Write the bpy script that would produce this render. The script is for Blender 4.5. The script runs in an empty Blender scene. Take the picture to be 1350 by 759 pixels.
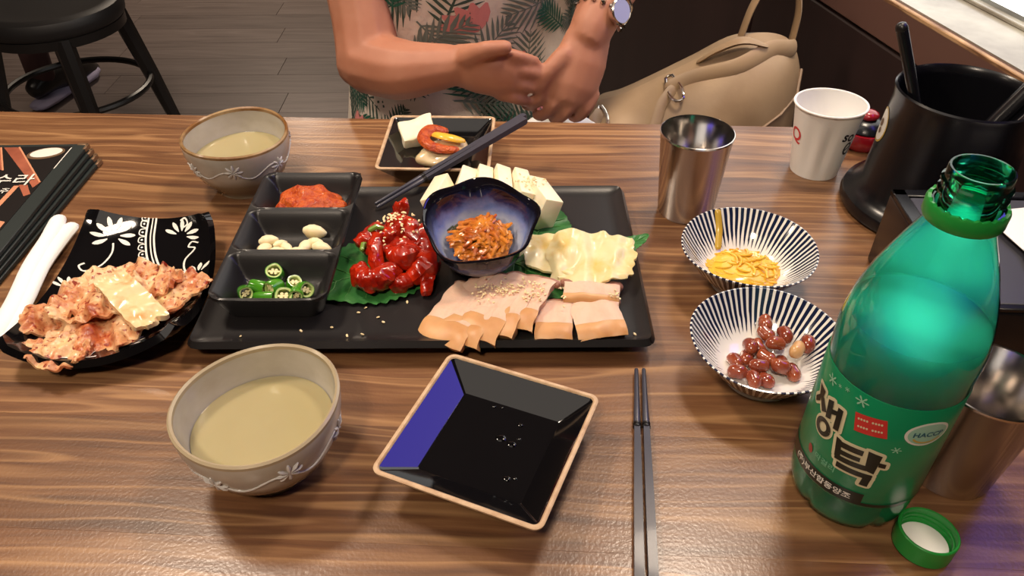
import bpy, bmesh, math, random
from mathutils import Vector, Matrix, Euler, noise
random.seed(7)
R = math.radians
SC = bpy.context.scene
COL = SC.collection
TT = 0.75            # height of the table top

# ------------------------------------------------------------------ camera
cd = bpy.data.cameras.new('camera'); cam = bpy.data.objects.new('camera', cd); COL.objects.link(cam)
cd.sensor_fit = 'HORIZONTAL'; cd.sensor_width = 36.0; cd.lens = 36.0 * 1022.7 / 1350.0
cd.clip_start = 0.02; cd.clip_end = 50
cam.matrix_world = Matrix.Translation((0, 0, 1.19)) @ Matrix.Rotation(R(90 - 39.31), 4, 'X') @ Matrix.Rotation(R(-0.3), 4, 'Z')
SC.camera = cam
# ------------------------------------------------------------------ world, exposure
w = bpy.data.worlds.new('world'); SC.world = w; w.use_nodes = True
w.node_tree.nodes['Background'].inputs[0].default_value = (0.9, 0.8, 0.7, 1)
w.node_tree.nodes['Background'].inputs[1].default_value = 0.05
SC.view_settings.view_transform = 'Standard'; SC.view_settings.look = 'None'
SC.view_settings.gamma = 1; SC.view_settings.use_curve_mapping = False
SC.view_settings.exposure = -0.15
LAMPS = [((-0.72, 0.88, 2.12), 14.5, .26), ((0.40, 0.98, 2.12), 12.0, .26), ((0.66, 1.50, 2.12), 9.0, .12),
         ((-0.30, -0.55, 2.20), 17.0, .2), ((-1.3, 4.5, 2.20), 44.0, .2), ((-2.0, 0.4, 2.2), 8.0, .2)]  # behind-seat and far-floor lamps are unseen fill, added to brighten
LAMP_COL = (1.0, 0.82, 0.64)
CEIL_FILL = 8.5
WIN_WHITE = 2.2
SIGN_BLUE = 5.4

# ------------------------------------------------------------------ helpers
def S(r, g, b):
    f = lambda c: (c / 255 / 12.92) if c / 255 <= 0.04045 else ((c / 255 + 0.055) / 1.055) ** 2.4
    return (f(r), f(g), f(b), 1)

def nm(name):
    m = bpy.data.materials.new(name); m.use_nodes = True
    return m, m.node_tree.nodes, m.node_tree.links, m.node_tree.nodes['Principled BSDF']

def mat(name, col, rough=.5, metal=0., ior=1.5, coat=0., var=None, bump=None, sss=0., aniso=0.):
    """var=(scale, colour2, (sx,sy,sz), low, high)  bump=(scale, strength, distance)"""
    m, N, L, P = nm(name)
    P.inputs['Base Color'].default_value = col
    P.inputs['Roughness'].default_value = rough
    P.inputs['Metallic'].default_value = metal
    P.inputs['IOR'].default_value = ior
    P.inputs['Coat Weight'].default_value = coat
    P.inputs['Coat Roughness'].default_value = .08
    if sss:
        P.inputs['Subsurface Weight'].default_value = sss
        P.inputs['Subsurface Radius'].default_value = (.006, .004, .003)
        P.inputs['Subsurface Scale'].default_value = 1.0
    tc = N.new('ShaderNodeTexCoord')
    if var:
        mp = N.new('ShaderNodeMapping'); mp.inputs['Scale'].default_value = var[2]
        L.new(tc.outputs['Object'], mp.inputs[0])
        nz = N.new('ShaderNodeTexNoise'); nz.inputs['Scale'].default_value = var[0]; nz.inputs['Detail'].default_value = 5
        L.new(mp.outputs[0], nz.inputs['Vector'])
        cr = N.new('ShaderNodeValToRGB')
        cr.color_ramp.elements[0].position = var[3]; cr.color_ramp.elements[0].color = col
        cr.color_ramp.elements[1].position = var[4]; cr.color_ramp.elements[1].color = var[1]
        for i, (p, c) in enumerate(var[5] if len(var) > 5 else []):
            e = cr.color_ramp.elements.new(p); e.color = c
        L.new(nz.outputs['Fac'], cr.inputs[0]); L.new(cr.outputs[0], P.inputs['Base Color'])
    if bump:
        nb = N.new('ShaderNodeTexNoise'); nb.inputs['Scale'].default_value = bump[0]; nb.inputs['Detail'].default_value = 4
        L.new(tc.outputs['Object'], nb.inputs['Vector'])
        bp = N.new('ShaderNodeBump'); bp.inputs['Strength'].default_value = bump[1]; bp.inputs['Distance'].default_value = bump[2]
        L.new(nb.outputs['Fac'], bp.inputs['Height']); L.new(bp.outputs[0], P.inputs['Normal'])
    return m

def emit(name, col, s):
    m, N, L, P = nm(name)
    P.inputs['Base Color'].default_value = (.02, .02, .02, 1)
    P.inputs['Emission Color'].default_value = col; P.inputs['Emission Strength'].default_value = s
    return m

def mk(name, vf, m, parent=None, smooth=True, ang=40):
    me = bpy.data.meshes.new(name); me.from_pydata([tuple(v) for v in vf[0]], [], vf[1]); me.validate()
    bm = bmesh.new(); bm.from_mesh(me); bmesh.ops.recalc_face_normals(bm, faces=bm.faces); bm.to_mesh(me); bm.free()
    if smooth:
        me.shade_smooth(); me.set_sharp_from_angle(angle=R(ang))
    ms = m if isinstance(m, (list, tuple)) else [m]
    for q in ms: me.materials.append(q)
    if len(vf) > 2:
        for p, i in zip(me.polygons, vf[2]): p.material_index = i
    o = bpy.data.objects.new(name, me); COL.objects.link(o)
    if parent: o.parent = parent
    return o

def tag(o, label=None, cat=None, group=None, kind=None):
    if label: o['label'] = label
    if cat: o['category'] = cat
    if group: o['group'] = group
    if kind: o['kind'] = kind
    return o

def thing(name, label, cat, loc=(0, 0, 0), rz=0, group=None, rot=None):
    o = bpy.data.objects.new(name, None); COL.objects.link(o); o.empty_display_size = .02
    o.location = loc; o.rotation_euler = rot if rot else (0, 0, rz)
    return tag(o, label, cat, group)

def place(o, loc, rot=(0, 0, 0)):
    o.location = loc; o.rotation_euler = rot; return o

def join(*vfs):
    V = []; F = []
    for v, f in vfs:
        k = len(V); V += [Vector(q) for q in v]; F += [tuple(i + k for i in q) for q in f]
    return V, F

def tr(vf, M): return [M @ Vector(v) for v in vf[0]], vf[1]
def mv(vf, x=0, y=0, z=0): return tr(vf, Matrix.Translation((x, y, z)))
def rot(vf, a, ax): return tr(vf, Matrix.Rotation(a, 4, ax))
def scl(vf, x, y, z): return tr(vf, Matrix.Diagonal((x, y, z, 1)))

def from_bm(bm):
    bm.verts.ensure_lookup_table(); bm.verts.index_update()
    r = [v.co.copy() for v in bm.verts], [tuple(v.index for v in f.verts) for f in bm.faces]
    bm.free(); return r

def box(sx, sy, sz, c=(0, 0, 0), bev=0., seg=2):
    bm = bmesh.new(); bmesh.ops.create_cube(bm, size=1)
    for v in bm.verts: v.co = Vector((v.co.x * sx + c[0], v.co.y * sy + c[1], v.co.z * sz + c[2]))
    if bev: bmesh.ops.bevel(bm, geom=bm.edges[:], offset=bev, segments=seg, affect='EDGES', profile=.5)
    return from_bm(bm)

def lathe(prof, n=48, fn=None):
    V = []; F = []; rings = []
    for (r, z) in prof:
        if r < 1e-6:
            V.append(Vector((0, 0, z))); rings.append([len(V) - 1])
        else:
            k = len(V); rings.append(list(range(k, k + n)))
            for i in range(n):
                a = 2 * math.pi * i / n; p = Vector((r * math.cos(a), r * math.sin(a), z))
                V.append(fn(p, a) if fn else p)
    for A, B in zip(rings, rings[1:]):
        if len(A) == 1 and len(B) == 1: continue
        for i in range(n):
            j = (i + 1) % n
            if len(A) == 1: F.append((A[0], B[i], B[j]))
            elif len(B) == 1: F.append((A[i], B[0], A[j]))
            else: F.append((A[i], B[i], B[j], A[j]))
    return V, F

def catmull(pts, n, closed=False):
    pts = [Vector(p) for p in pts]; m = len(pts); out = []
    segs = m if closed else m - 1
    for s in range(segs):
        g = lambda i: pts[i % m] if closed else pts[max(0, min(m - 1, i))]
        p0, p1, p2, p3 = g(s - 1), g(s), g(s + 1), g(s + 2)
        for k in range(n):
            t = k / n
            out.append(.5 * ((2 * p1) + (p2 - p0) * t + (2 * p0 - 5 * p1 + 4 * p2 - p3) * t * t + (3 * p1 - p0 - 3 * p2 + p3) * t ** 3))
    if not closed: out.append(pts[-1].copy())
    return out

def lerp_list(a, n):
    out = []
    for i in range(n):
        t = i / (n - 1) * (len(a) - 1); k = min(int(t), len(a) - 2)
        out.append(a[k] + (a[k + 1] - a[k]) * (t - k))
    return out

def tube(path, rad, n=10, fx=1., fy=1., up=None, closed=False, square=False, round_ends=True):
    """swept tube; rad a number or a list stretched over the path; fx, fy flatten the section"""
    P = [Vector(p) for p in path]; m = len(P)
    rad = [rad] * m if not isinstance(rad, (list, tuple)) else (list(rad) if len(rad) == m else lerp_list(list(rad), m))
    if round_ends and not closed:
        d0 = (P[0] - P[1]).normalized(); d1 = (P[-1] - P[-2]).normalized()
        P = [P[0] + d0 * rad[0] * .85, P[0] + d0 * rad[0] * .6] + P + [P[-1] + d1 * rad[-1] * .6, P[-1] + d1 * rad[-1] * .85]
        rad = [rad[0] * .4, rad[0] * .8] + rad + [rad[-1] * .8, rad[-1] * .4]; m = len(P)
    V = []; F = []; X = None
    for i in range(m):
        if closed: d = P[(i + 1) % m] - P[i - 1]
        else: d = P[min(m - 1, i + 1)] - P[max(0, i - 1)]
        d = d.normalized() if d.length > 1e-9 else Vector((0, 0, 1))
        if X is None:
            u = Vector(up) if up else (Vector((0, 0, 1)) if abs(d.z) < .9 else Vector((1, 0, 0)))
            X = d.cross(u).normalized()
        else:
            if up and abs(d.dot(Vector(up))) < .98: X = d.cross(Vector(up)).normalized()
            X = (X - d * X.dot(d)).normalized()
        Y = d.cross(X)
        for k in range(n):
            a = 2 * math.pi * (k + (.5 if square else 0)) / n
            V.append(P[i] + X * math.cos(a) * rad[i] * fx + Y * math.sin(a) * rad[i] * fy)
    for i in range(m if closed else m - 1):
        for k in range(n):
            a = i * n + k; b = i * n + (k + 1) % n; j = (i + 1) % m
            F.append((a, b, j * n + (k + 1) % n, j * n + k))
    if not closed: F.append(tuple(range(n))[::-1]); F.append(tuple(range((m - 1) * n, m * n)))
    return V, F

def sheet(fn, nu, nv, th=.001, wrap=False):
    """fn(u,v)->point, u,v in 0..1; closed slab of thickness th below"""
    top = [Vector(fn(i / nu, j / nv)) for j in range(nv + 1) for i in range(nu + 1)]
    W = nu + 1; id_ = lambda i, j: j * W + i
    nor = []
    for j in range(nv + 1):
        for i in range(nu + 1):
            a = top[id_(min(nu, i + 1), j)] - top[id_(max(0, i - 1), j)]; b = top[id_(i, min(nv, j + 1))] - top[id_(i, max(0, j - 1))]
            c = a.cross(b); nor.append(c.normalized() if c.length > 1e-12 else Vector((0, 0, 1)))
    K = len(top); V = top + [p - q * th for p, q in zip(top, nor)]; F = []
    for j in range(nv):
        for i in range(nu):
            F.append((id_(i, j), id_(i + 1, j), id_(i + 1, j + 1), id_(i, j + 1)))
            F.append((K + id_(i, j + 1), K + id_(i + 1, j + 1), K + id_(i + 1, j), K + id_(i, j)))
    for i in range(nu):
        F.append((id_(i, 0), K + id_(i, 0), K + id_(i + 1, 0), id_(i + 1, 0))); F.append((id_(i + 1, nv), K + id_(i + 1, nv), K + id_(i, nv), id_(i, nv)))
    for j in range(nv):
        F.append((id_(0, j + 1), K + id_(0, j + 1), K + id_(0, j), id_(0, j))); F.append((id_(nu, j), K + id_(nu, j), K + id_(nu, j + 1), id_(nu, j + 1)))
    return V, F

def ball(rx, ry, rz, sub=2, amp=0., fr=60., seed=0.):
    bm = bmesh.new(); bmesh.ops.create_icosphere(bm, subdivisions=sub, radius=1)
    for v in bm.verts:
        c = Vector((v.co.x * rx, v.co.y * ry, v.co.z * rz))
        if amp: c += v.co * noise.noise(c * fr + Vector((seed, seed * 2.3, -seed))) * amp
        v.co = c
    return from_bm(bm)

def refine(vf, L):
    bm = bmesh.new(); vs = [bm.verts.new(v) for v in vf[0]]
    for f in vf[1]:
        try: bm.faces.new([vs[i] for i in f])
        except ValueError: pass
    bmesh.ops.triangulate(bm, faces=bm.faces)
    for _ in range(6):
        es = [e for e in bm.edges if e.calc_length() > L]
        if not es: break
        bmesh.ops.subdivide_edges(bm, edges=es, cuts=1); bmesh.ops.triangulate(bm, faces=bm.faces)
    return from_bm(bm)

def text(s, size, offset=0., align='CENTER'):
    cu = bpy.data.curves.new('lettering', 'FONT'); cu.body = s; cu.size = size; cu.offset = offset
    cu.align_x = align; cu.align_y = 'CENTER'; cu.resolution_u = 3
    o = bpy.data.objects.new('lettering', cu); COL.objects.link(o); bpy.context.view_layer.update()
    me = bpy.data.meshes.new_from_object(o.evaluated_get(bpy.context.evaluated_depsgraph_get()))
    r = [v.co.copy() for v in me.vertices], [tuple(p.vertices) for p in me.polygons]
    bpy.data.objects.remove(o); bpy.data.curves.remove(cu); bpy.data.meshes.remove(me)
    return r

def strip2(pts, wd):
    """flat ribbon in 2-D along pts with width list"""
    P = [Vector((p[0], p[1], 0)) for p in pts]; m = len(P)
    wd = [wd] * m if not isinstance(wd, (list, tuple)) else lerp_list(list(wd), m)
    V = []; F = []
    for i in range(m):
        d = (P[min(m - 1, i + 1)] - P[max(0, i - 1)]); d = d.normalized() if d.length else Vector((1, 0, 0))
        nn = Vector((-d.y, d.x, 0)) * wd[i] / 2; V += [P[i] + nn, P[i] - nn]
    for i in range(m - 1): F.append((2 * i, 2 * i + 1, 2 * i + 3, 2 * i + 2))
    return V, F

def ell2(cx, cy, rx, ry, a=0, n=16):
    c, s = math.cos(a), math.sin(a)
    return [Vector((cx + rx * math.cos(t) * c - ry * math.sin(t) * s, cy + rx * math.cos(t) * s + ry * math.sin(t) * c, 0)) for t in [2 * math.pi * k / n for k in range(n)]], [tuple(range(n))]

def drape(vf, fn): return [Vector(fn(v.x, v.y)) for v in vf[0]], vf[1]

def seeds(pts_normals, size=.0014, jit=True):
    """sesame seeds: small flattened drops"""
    out = []
    for p in pts_normals:
        b = ball(size, size * .62, size * .45, 1)
        b = tr(b, Matrix.Translation(p) @ Euler((random.uniform(-.5, .5), random.uniform(-.5, .5), random.uniform(0, 6.28))).to_matrix().to_4x4())
        out.append(b)
    return join(*out)

# ------------------------------------------------------------------ materials
def wood(name, dark, mid, light, rough=.36, sc=(3.0, 60, 60), coat=.30):
    m, N, L, P = nm(name)
    tc = N.new('ShaderNodeTexCoord'); oi = N.new('ShaderNodeObjectInfo')
    ad = N.new('ShaderNodeVectorMath'); ad.operation = 'ADD'
    cb = N.new('ShaderNodeCombineXYZ'); mu = N.new('ShaderNodeMath'); mu.operation = 'MULTIPLY'; mu.inputs[1].default_value = 13.7
    L.new(oi.outputs['Random'], mu.inputs[0])
    for k in range(3): L.new(mu.outputs[0], cb.inputs[k])
    L.new(tc.outputs['Object'], ad.inputs[0]); L.new(cb.outputs[0], ad.inputs[1])
    # slow warp of the grain lines
    wn = N.new('ShaderNodeTexNoise'); wn.inputs['Scale'].default_value = 3.5; wn.inputs['Detail'].default_value = 2
    L.new(ad.outputs[0], wn.inputs['Vector'])
    wm = N.new('ShaderNodeVectorMath'); wm.operation = 'MULTIPLY'; wm.inputs[1].default_value = (0, .035, .02)
    L.new(wn.outputs['Color'], wm.inputs[0])
    a2 = N.new('ShaderNodeVectorMath'); a2.operation = 'ADD'; L.new(ad.outputs[0], a2.inputs[0]); L.new(wm.outputs[0], a2.inputs[1])
    mp = N.new('ShaderNodeMapping'); mp.inputs['Scale'].default_value = sc; L.new(a2.outputs[0], mp.inputs[0])
    n1 = N.new('ShaderNodeTexNoise'); n1.inputs['Scale'].default_value = 1.6; n1.inputs['Detail'].default_value = 6; n1.inputs['Roughness'].default_value = .6
    L.new(mp.outputs[0], n1.inputs['Vector'])
    mp2 = N.new('ShaderNodeMapping'); mp2.inputs['Scale'].default_value = (sc[0] * .3, sc[1] * .42, sc[2] * .42); L.new(a2.outputs[0], mp2.inputs[0])
    n2 = N.new('ShaderNodeTexNoise'); n2.inputs['Scale'].default_value = 1.0; n2.inputs['Detail'].default_value = 1.5
    L.new(mp2.outputs[0], n2.inputs['Vector'])
    cr = N.new('ShaderNodeValToRGB'); e = cr.color_ramp.elements            # fibres
    e[0].position = .30; e[0].color = dark; e[1].position = .72; e[1].color = tuple(a * .6 + b * .4 for a, b in zip(mid, light))
    q = e.new(.5); q.color = mid
    L.new(n1.outputs['Fac'], cr.inputs[0])
    c2 = N.new('ShaderNodeValToRGB'); g = c2.color_ramp.elements             # pale growth-ring lines
    g[0].position = .0; g[0].color = (0, 0, 0, 1); g[1].position = 1.; g[1].color = (0, 0, 0, 1)
    for p_, v_ in ((.335, 0), (.365, .8), (.385, 0), (.455, .05), (.478, .9), (.495, .0), (.56, .1), (.585, .75), (.60, 0)):
        q = g.new(p_); q.color = (v_, v_, v_, 1)
    L.new(n2.outputs['Fac'], c2.inputs[0])
    n5 = N.new('ShaderNodeTexNoise'); n5.inputs['Scale'].default_value = 5.0; L.new(ad.outputs[0], n5.inputs['Vector'])
    m5 = N.new('ShaderNodeMath'); m5.operation = 'MULTIPLY'; L.new(c2.outputs[0], m5.inputs[0]); L.new(n5.outputs['Fac'], m5.inputs[1])
    mxc = N.new('ShaderNodeMix'); mxc.data_type = 'RGBA'; L.new(m5.outputs[0], mxc.inputs[0]); L.new(cr.outputs[0], mxc.inputs[6]); mxc.inputs[7].default_value = light
    hs = N.new('ShaderNodeHueSaturation'); rr = N.new('ShaderNodeMapRange'); rr.inputs[3].default_value = .88; rr.inputs[4].default_value = 1.10
    L.new(oi.outputs['Random'], rr.inputs[0]); L.new(rr.outputs[0], hs.inputs['Value']); L.new(mxc.outputs[2], hs.inputs['Color'])
    L.new(hs.outputs[0], P.inputs['Base Color'])
    P.inputs['Roughness'].default_value = rough; P.inputs['Coat Weight'].default_value = coat; P.inputs['Coat Roughness'].default_value = .19
    # varnish: fine pebbled relief
    nb = N.new('ShaderNodeTexNoise'); nb.inputs['Scale'].default_value = 420; nb.inputs['Detail'].default_value = 2; L.new(tc.outputs['Object'], nb.inputs['Vector'])
    bp = N.new('ShaderNodeBump'); bp.inputs['Strength'].default_value = .22; bp.inputs['Distance'].default_value = .0006
    L.new(nb.outputs['Fac'], bp.inputs['Height'])
    bp2 = N.new('ShaderNodeBump'); bp2.inputs['Strength'].default_value = .25; bp2.inputs['Distance'].default_value = .0006
    L.new(n1.outputs['Fac'], bp2.inputs['Height']); L.new(bp.outputs[0], bp2.inputs['Normal'])
    L.new(bp2.outputs[0], P.inputs['Normal']); L.new(bp.outputs[0], P.inputs['Coat Normal'])
    return m

M = {}
M['table'] = wood('table_wood', S(82, 53, 36), S(114, 77, 50), S(186, 143, 98))
M['floor'] = wood('floor_vinyl', S(86, 74, 70), S(104, 91, 86), S(126, 113, 108), rough=.45, sc=(2.0, 26, 26), coat=0)
M['wall_brown'] = mat('dark_brown_panel', S(50, 32, 31), .5, var=(3, S(42, 26, 26), (6, 6, .6), .3, .7))
M['ledge_face'] = mat('ledge_face', S(104, 74, 66), .45)
M['ledge_top'] = mat('ledge_top', S(172, 168, 155), .25, var=(14, S(128, 120, 108), (1, 1, 1), .35, .68), coat=.3)
M['ply'] = mat('ply_edge', S(196, 158, 116), .6, var=(60, S(120, 84, 56), (.3, .3, 3), .4, .6))
M['wall_warm'] = mat('warm_plaster', S(120, 104, 90), .8)
M['ceiling'] = mat('ceiling_paint', S(132, 120, 108), .9)
M['black'] = mat('black_glaze', S(24, 23, 25), .22, ior=1.5)
M['black_matte'] = mat('black_satin_ceramic', S(30, 28, 29), .34, bump=(900, .12, .0003))
M['black_gloss'] = mat('black_gloss_glaze', S(13, 12, 14), .06, ior=1.6)
M['tan_rim'] = mat('unglazed_tan_rim', S(206, 176, 142), .55, var=(90, S(178, 142, 108), (1, 1, 1), .4, .7))
M['celadon'] = mat('celadon_glaze', S(192, 186, 176), .2, ior=1.5, coat=.3, var=(26, S(172, 163, 148), (1, 1, 1.6), .35, .7))
def two_zone():
    m = M['celadon']; N = m.node_tree.nodes; L = m.node_tree.links; P = N['Principled BSDF']
    src = P.inputs['Base Color'].links[0].from_socket
    tc = N.new('ShaderNodeTexCoord'); sp = N.new('ShaderNodeSeparateXYZ'); L.new(tc.outputs['Object'], sp.inputs[0])
    mr = N.new('ShaderNodeMapRange'); mr.inputs[1].default_value = .022; mr.inputs[2].default_value = .034; L.new(sp.outputs['Z'], mr.inputs[0])
    mx = N.new('ShaderNodeMix'); mx.data_type = 'RGBA'; L.new(mr.outputs[0], mx.inputs[0]); mx.inputs[6].default_value = S(146, 132, 108); L.new(src, mx.inputs[7]); L.new(mx.outputs[2], P.inputs['Base Color'])
two_zone()
M['relief'] = mat('relief_white', S(206, 202, 198), .25, coat=.3)
M['brown_rim'] = mat('iron_brown_rim', S(128, 86, 46), .25, var=(40, S(176, 150, 110), (1, 1, 1), .4, .7))
M['makgeolli'] = mat('cloudy_rice_wine', S(170, 158, 120), .07, ior=1.34, sss=.3)
M['steel'] = mat('brushed_steel', S(200, 195, 190), .16, metal=1, bump=(300, .03, .0004))
M['white_paper'] = mat('white_paper', S(244, 242, 238), .6)
M['cloth_white'] = mat('white_cloth', S(240, 240, 240), .85, bump=(500, .4, .0006))
M['red_ink'] = mat('red_ink', S(214, 60, 66), .5); M['dark_ink'] = mat('dark_ink', S(30, 28, 30), .5)
M['white_ink'] = mat('white_ink', S(226, 224, 216), .4)
M['black_wood'] = mat('black_chopstick', S(60, 60, 72), .38, coat=.1)
M['black_plastic'] = mat('black_plastic', S(16, 16, 20), .25, ior=1.5)
M['black_leather'] = mat('black_vinyl', S(26, 24, 25), .5, bump=(200, .15, .001))
M['dark_metal'] = mat('dark_metal', S(24, 22, 22), .35)
M['box_top'] = mat('grey_box_top', S(62, 62, 70), .4)
M['red_gloss'] = mat('red_lacquer', S(150, 24, 36), .2, coat=.4)
M['garlic'] = mat('garlic_flesh', S(240, 226, 186), .38, sss=.3, var=(50, S(226, 204, 150), (1, 1, 1), .45, .75))
M['chili'] = mat('green_chili_skin', S(70, 140, 30), .16, coat=.4, var=(40, S(44, 104, 18), (1, 1, 1), .4, .7))
M['chili_in'] = mat('green_chili_flesh', S(190, 208, 130), .35, sss=.2)
M['seed'] = mat('chili_seed', S(234, 222, 168), .45)
M['sesame'] = mat('sesame_seed', S(236, 214, 166), .45)
M['ssamjang'] = mat('red_bean_paste', S(204, 92, 24), .4, coat=.1, var=(170, S(170, 54, 12), (1, 1, 1), .38, .62), bump=(300, .9, .003))
M['salad'] = mat('red_chili_sauce', S(190, 42, 12), .2, coat=.45, sss=.05, var=(70, S(126, 14, 6), (1, 1, 1), .38, .68), bump=(150, .35, .002))
M['scallion'] = mat('scallion_green', S(120, 150, 60), .25, coat=.4)
M['perilla'] = mat('perilla_leaf', S(44, 108, 50), .42, var=(45, S(70, 140, 66), (1, 1, 1), .45, .75), bump=(140, .35, .002))
M['vein'] = mat('perilla_vein', S(74, 136, 66), .45)
M['tofu'] = mat('tofu', S(250, 238, 208), .42, sss=.4, var=(30, S(240, 220, 176), (1, 1, 1), .5, .8), bump=(260, .2, .0008))
M['pork_fat'] = mat('boiled_pork_rind', S(216, 164, 110), .42, coat=.0, sss=.35, var=(35, S(196, 140, 88), (1, 1, 1), .40, .70))
M['pork'] = mat('boiled_pork_meat', S(228, 190, 166), .5, coat=.0, sss=.35, var=(60, S(210, 166, 140), (1, .4, 1), .45, .72), bump=(180, .35, .0014))
M['pork_lean'] = mat('boiled_pork_lean', S(176, 124, 104), .4, sss=.2, var=(70, S(140, 88, 70), (1, 1, 1), .4, .7), bump=(200, .6, .002))
M['pickle'] = mat('white_kimchi', S(234, 218, 170), .34, coat=.15, sss=.3, var=(38, S(226, 186, 96), (1, 1, 1), .46, .70), bump=(120, .3, .0015))
M['yellow'] = mat('yellow_pickle', S(244, 194, 66), .22, coat=.3, sss=.3, var=(50, S(232, 160, 36), (1, 1, 1), .4, .7))
M['stirkimchi'] = mat('stir_fried_kimchi', S(218, 136, 46), .28, coat=.25, sss=.08, var=(60, S(166, 70, 16), (1, 1, 1), .4, .66))
M['bean'] = mat('braised_peanut', S(152, 76, 46), .16, coat=.6, var=(60, S(122, 48, 32), (1, 1, 1), .4, .7))
M['bean_tan'] = mat('peeled_peanut', S(206, 158, 104), .3, coat=.3)
M['dumpling'] = mat('translucent_wrap', S(226, 204, 162), .22, coat=.5, sss=.4, var=(40, S(196, 160, 110), (1, 1, 1), .4, .75))
M['skin'] = mat('skin', S(186, 128, 102), .55, sss=.15, var=(20, S(174, 114, 88), (1, 1, 1), .4, .7))
M['shirt'] = mat('printed_shirt', S(214, 200, 186), .85, var=(9, S(190, 176, 166), (1, 1, 1), .4, .7), bump=(30, .3, .01))
M['palm'] = mat('palm_print', S(58, 76, 66), .85); M['palm2'] = mat('palm_print_grey', S(104, 112, 104), .85); M['palm3'] = mat('palm_print_deep', S(24, 84, 66), .85)
M['pinkp'] = mat('pink_print', S(206, 128, 124), .85); M['creamp'] = mat('cream_print', S(232, 216, 160), .85)
M['pants'] = mat('pale_trousers', S(222, 220, 218), .9); M['hair'] = mat('dark_hair', S(34, 24, 20), .5)
M['lip'] = mat('lip', S(170, 84, 78), .5); M['eye'] = mat('eye', S(30, 22, 18), .3)
M['bag'] = mat('beige_leather', S(168, 142, 110), .5, var=(14, S(150, 124, 94), (1, 1, 1), .4, .7), bump=(160, .15, .001))
M['bagstrap'] = mat('beige_leather_strap', S(180, 152, 118), .45)
M['bagseam'] = mat('beige_leather_edge', S(140, 114, 88), .55)
M['brass'] = mat('pale_metal', S(214, 208, 200), .2, metal=1)
M['cushion'] = mat('dark_seat', S(52, 36, 32), .5)
M['sole'] = mat('pale_sole', S(176, 168, 196), .6)
M['menu_black'] = mat('menu_cover_black', S(28, 24, 24), .35); M['menu_page'] = mat('menu_teal_black', S(30, 38, 38), .5)
M['brick_print'] = mat('menu_brown_print', S(168, 96, 72), .4, var=(30, S(128, 66, 48), (1, 1, 1), .4, .7))
M['brick_print2'] = mat('menu_tan_print', S(206, 142, 108), .4)
M['kraft'] = mat('menu_corner', S(140, 112, 86), .35, metal=.5)
M['indigo'] = None

def kimchi_mat(hi_col, name):
    m, N, L, P = nm(name)
    tc = N.new('ShaderNodeTexCoord'); oi = N.new('ShaderNodeObjectInfo')
    mu = N.new('ShaderNodeMath'); mu.operation = 'MULTIPLY'; mu.inputs[1].default_value = 9.1; L.new(oi.outputs['Random'], mu.inputs[0])
    cb = N.new('ShaderNodeCombineXYZ')
    for k in range(3): L.new(mu.outputs[0], cb.inputs[k])
    ad = N.new('ShaderNodeVectorMath'); L.new(tc.outputs['Object'], ad.inputs[0]); L.new(cb.outputs[0], ad.inputs[1])
    n1 = N.new('ShaderNodeTexNoise'); n1.inputs['Scale'].default_value = 36; n1.inputs['Detail'].default_value = 6; n1.inputs['Roughness'].default_value = .65
    L.new(ad.outputs[0], n1.inputs['Vector'])
    cr = N.new('ShaderNodeValToRGB'); e = cr.color_ramp.elements
    e[0].position = .28; e[0].color = S(150, 58, 26); e[1].position = .80; e[1].color = hi_col
    for p, c in ((.38, S(184, 100, 58)), (.46, S(210, 148, 102)), (.55, S(228, 186, 140))):
        q = e.new(p); q.color = c
    L.new(n1.outputs['Fac'], cr.inputs[0])
    vo = N.new('ShaderNodeTexVoronoi'); vo.inputs['Scale'].default_value = 210; L.new(ad.outputs[0], vo.inputs['Vector'])
    n3 = N.new('ShaderNodeTexNoise'); n3.inputs['Scale'].default_value = 230; n3.inputs['Detail'].default_value = 3; L.new(ad.outputs[0], n3.inputs['Vector'])
    r2 = N.new('ShaderNodeValToRGB'); r2.color_ramp.elements[0].position = .57; r2.color_ramp.elements[1].position = .66
    L.new(n3.outputs['Fac'], r2.inputs[0])
    mx = N.new('ShaderNodeMix'); mx.data_type = 'RGBA'; L.new(r2.outputs[0], mx.inputs[0]); L.new(cr.outputs[0], mx.inputs[6]); mx.inputs[7].default_value = S(140, 44, 20)
    L.new(mx.outputs[2], P.inputs['Base Color'])
    bp = N.new('ShaderNodeBump'); bp.inputs['Strength'].default_value = .5; bp.inputs['Distance'].default_value = .0016
    L.new(vo.outputs['Distance'], bp.inputs['Height']); L.new(bp.outputs[0], P.inputs['Normal'])
    P.inputs['Roughness'].default_value = .38; P.inputs['Coat Weight'].default_value = .12; P.inputs['Subsurface Weight'].default_value = .15
    P.inputs['Subsurface Radius'].default_value = (.005, .003, .002); P.inputs['Subsurface Scale'].default_value = 1
    return m
M['kimchi'] = kimchi_mat(S(240, 206, 164), 'napa_kimchi')
M['kimchi_green'] = kimchi_mat(S(218, 204, 96), 'napa_kimchi_leaf')

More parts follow.
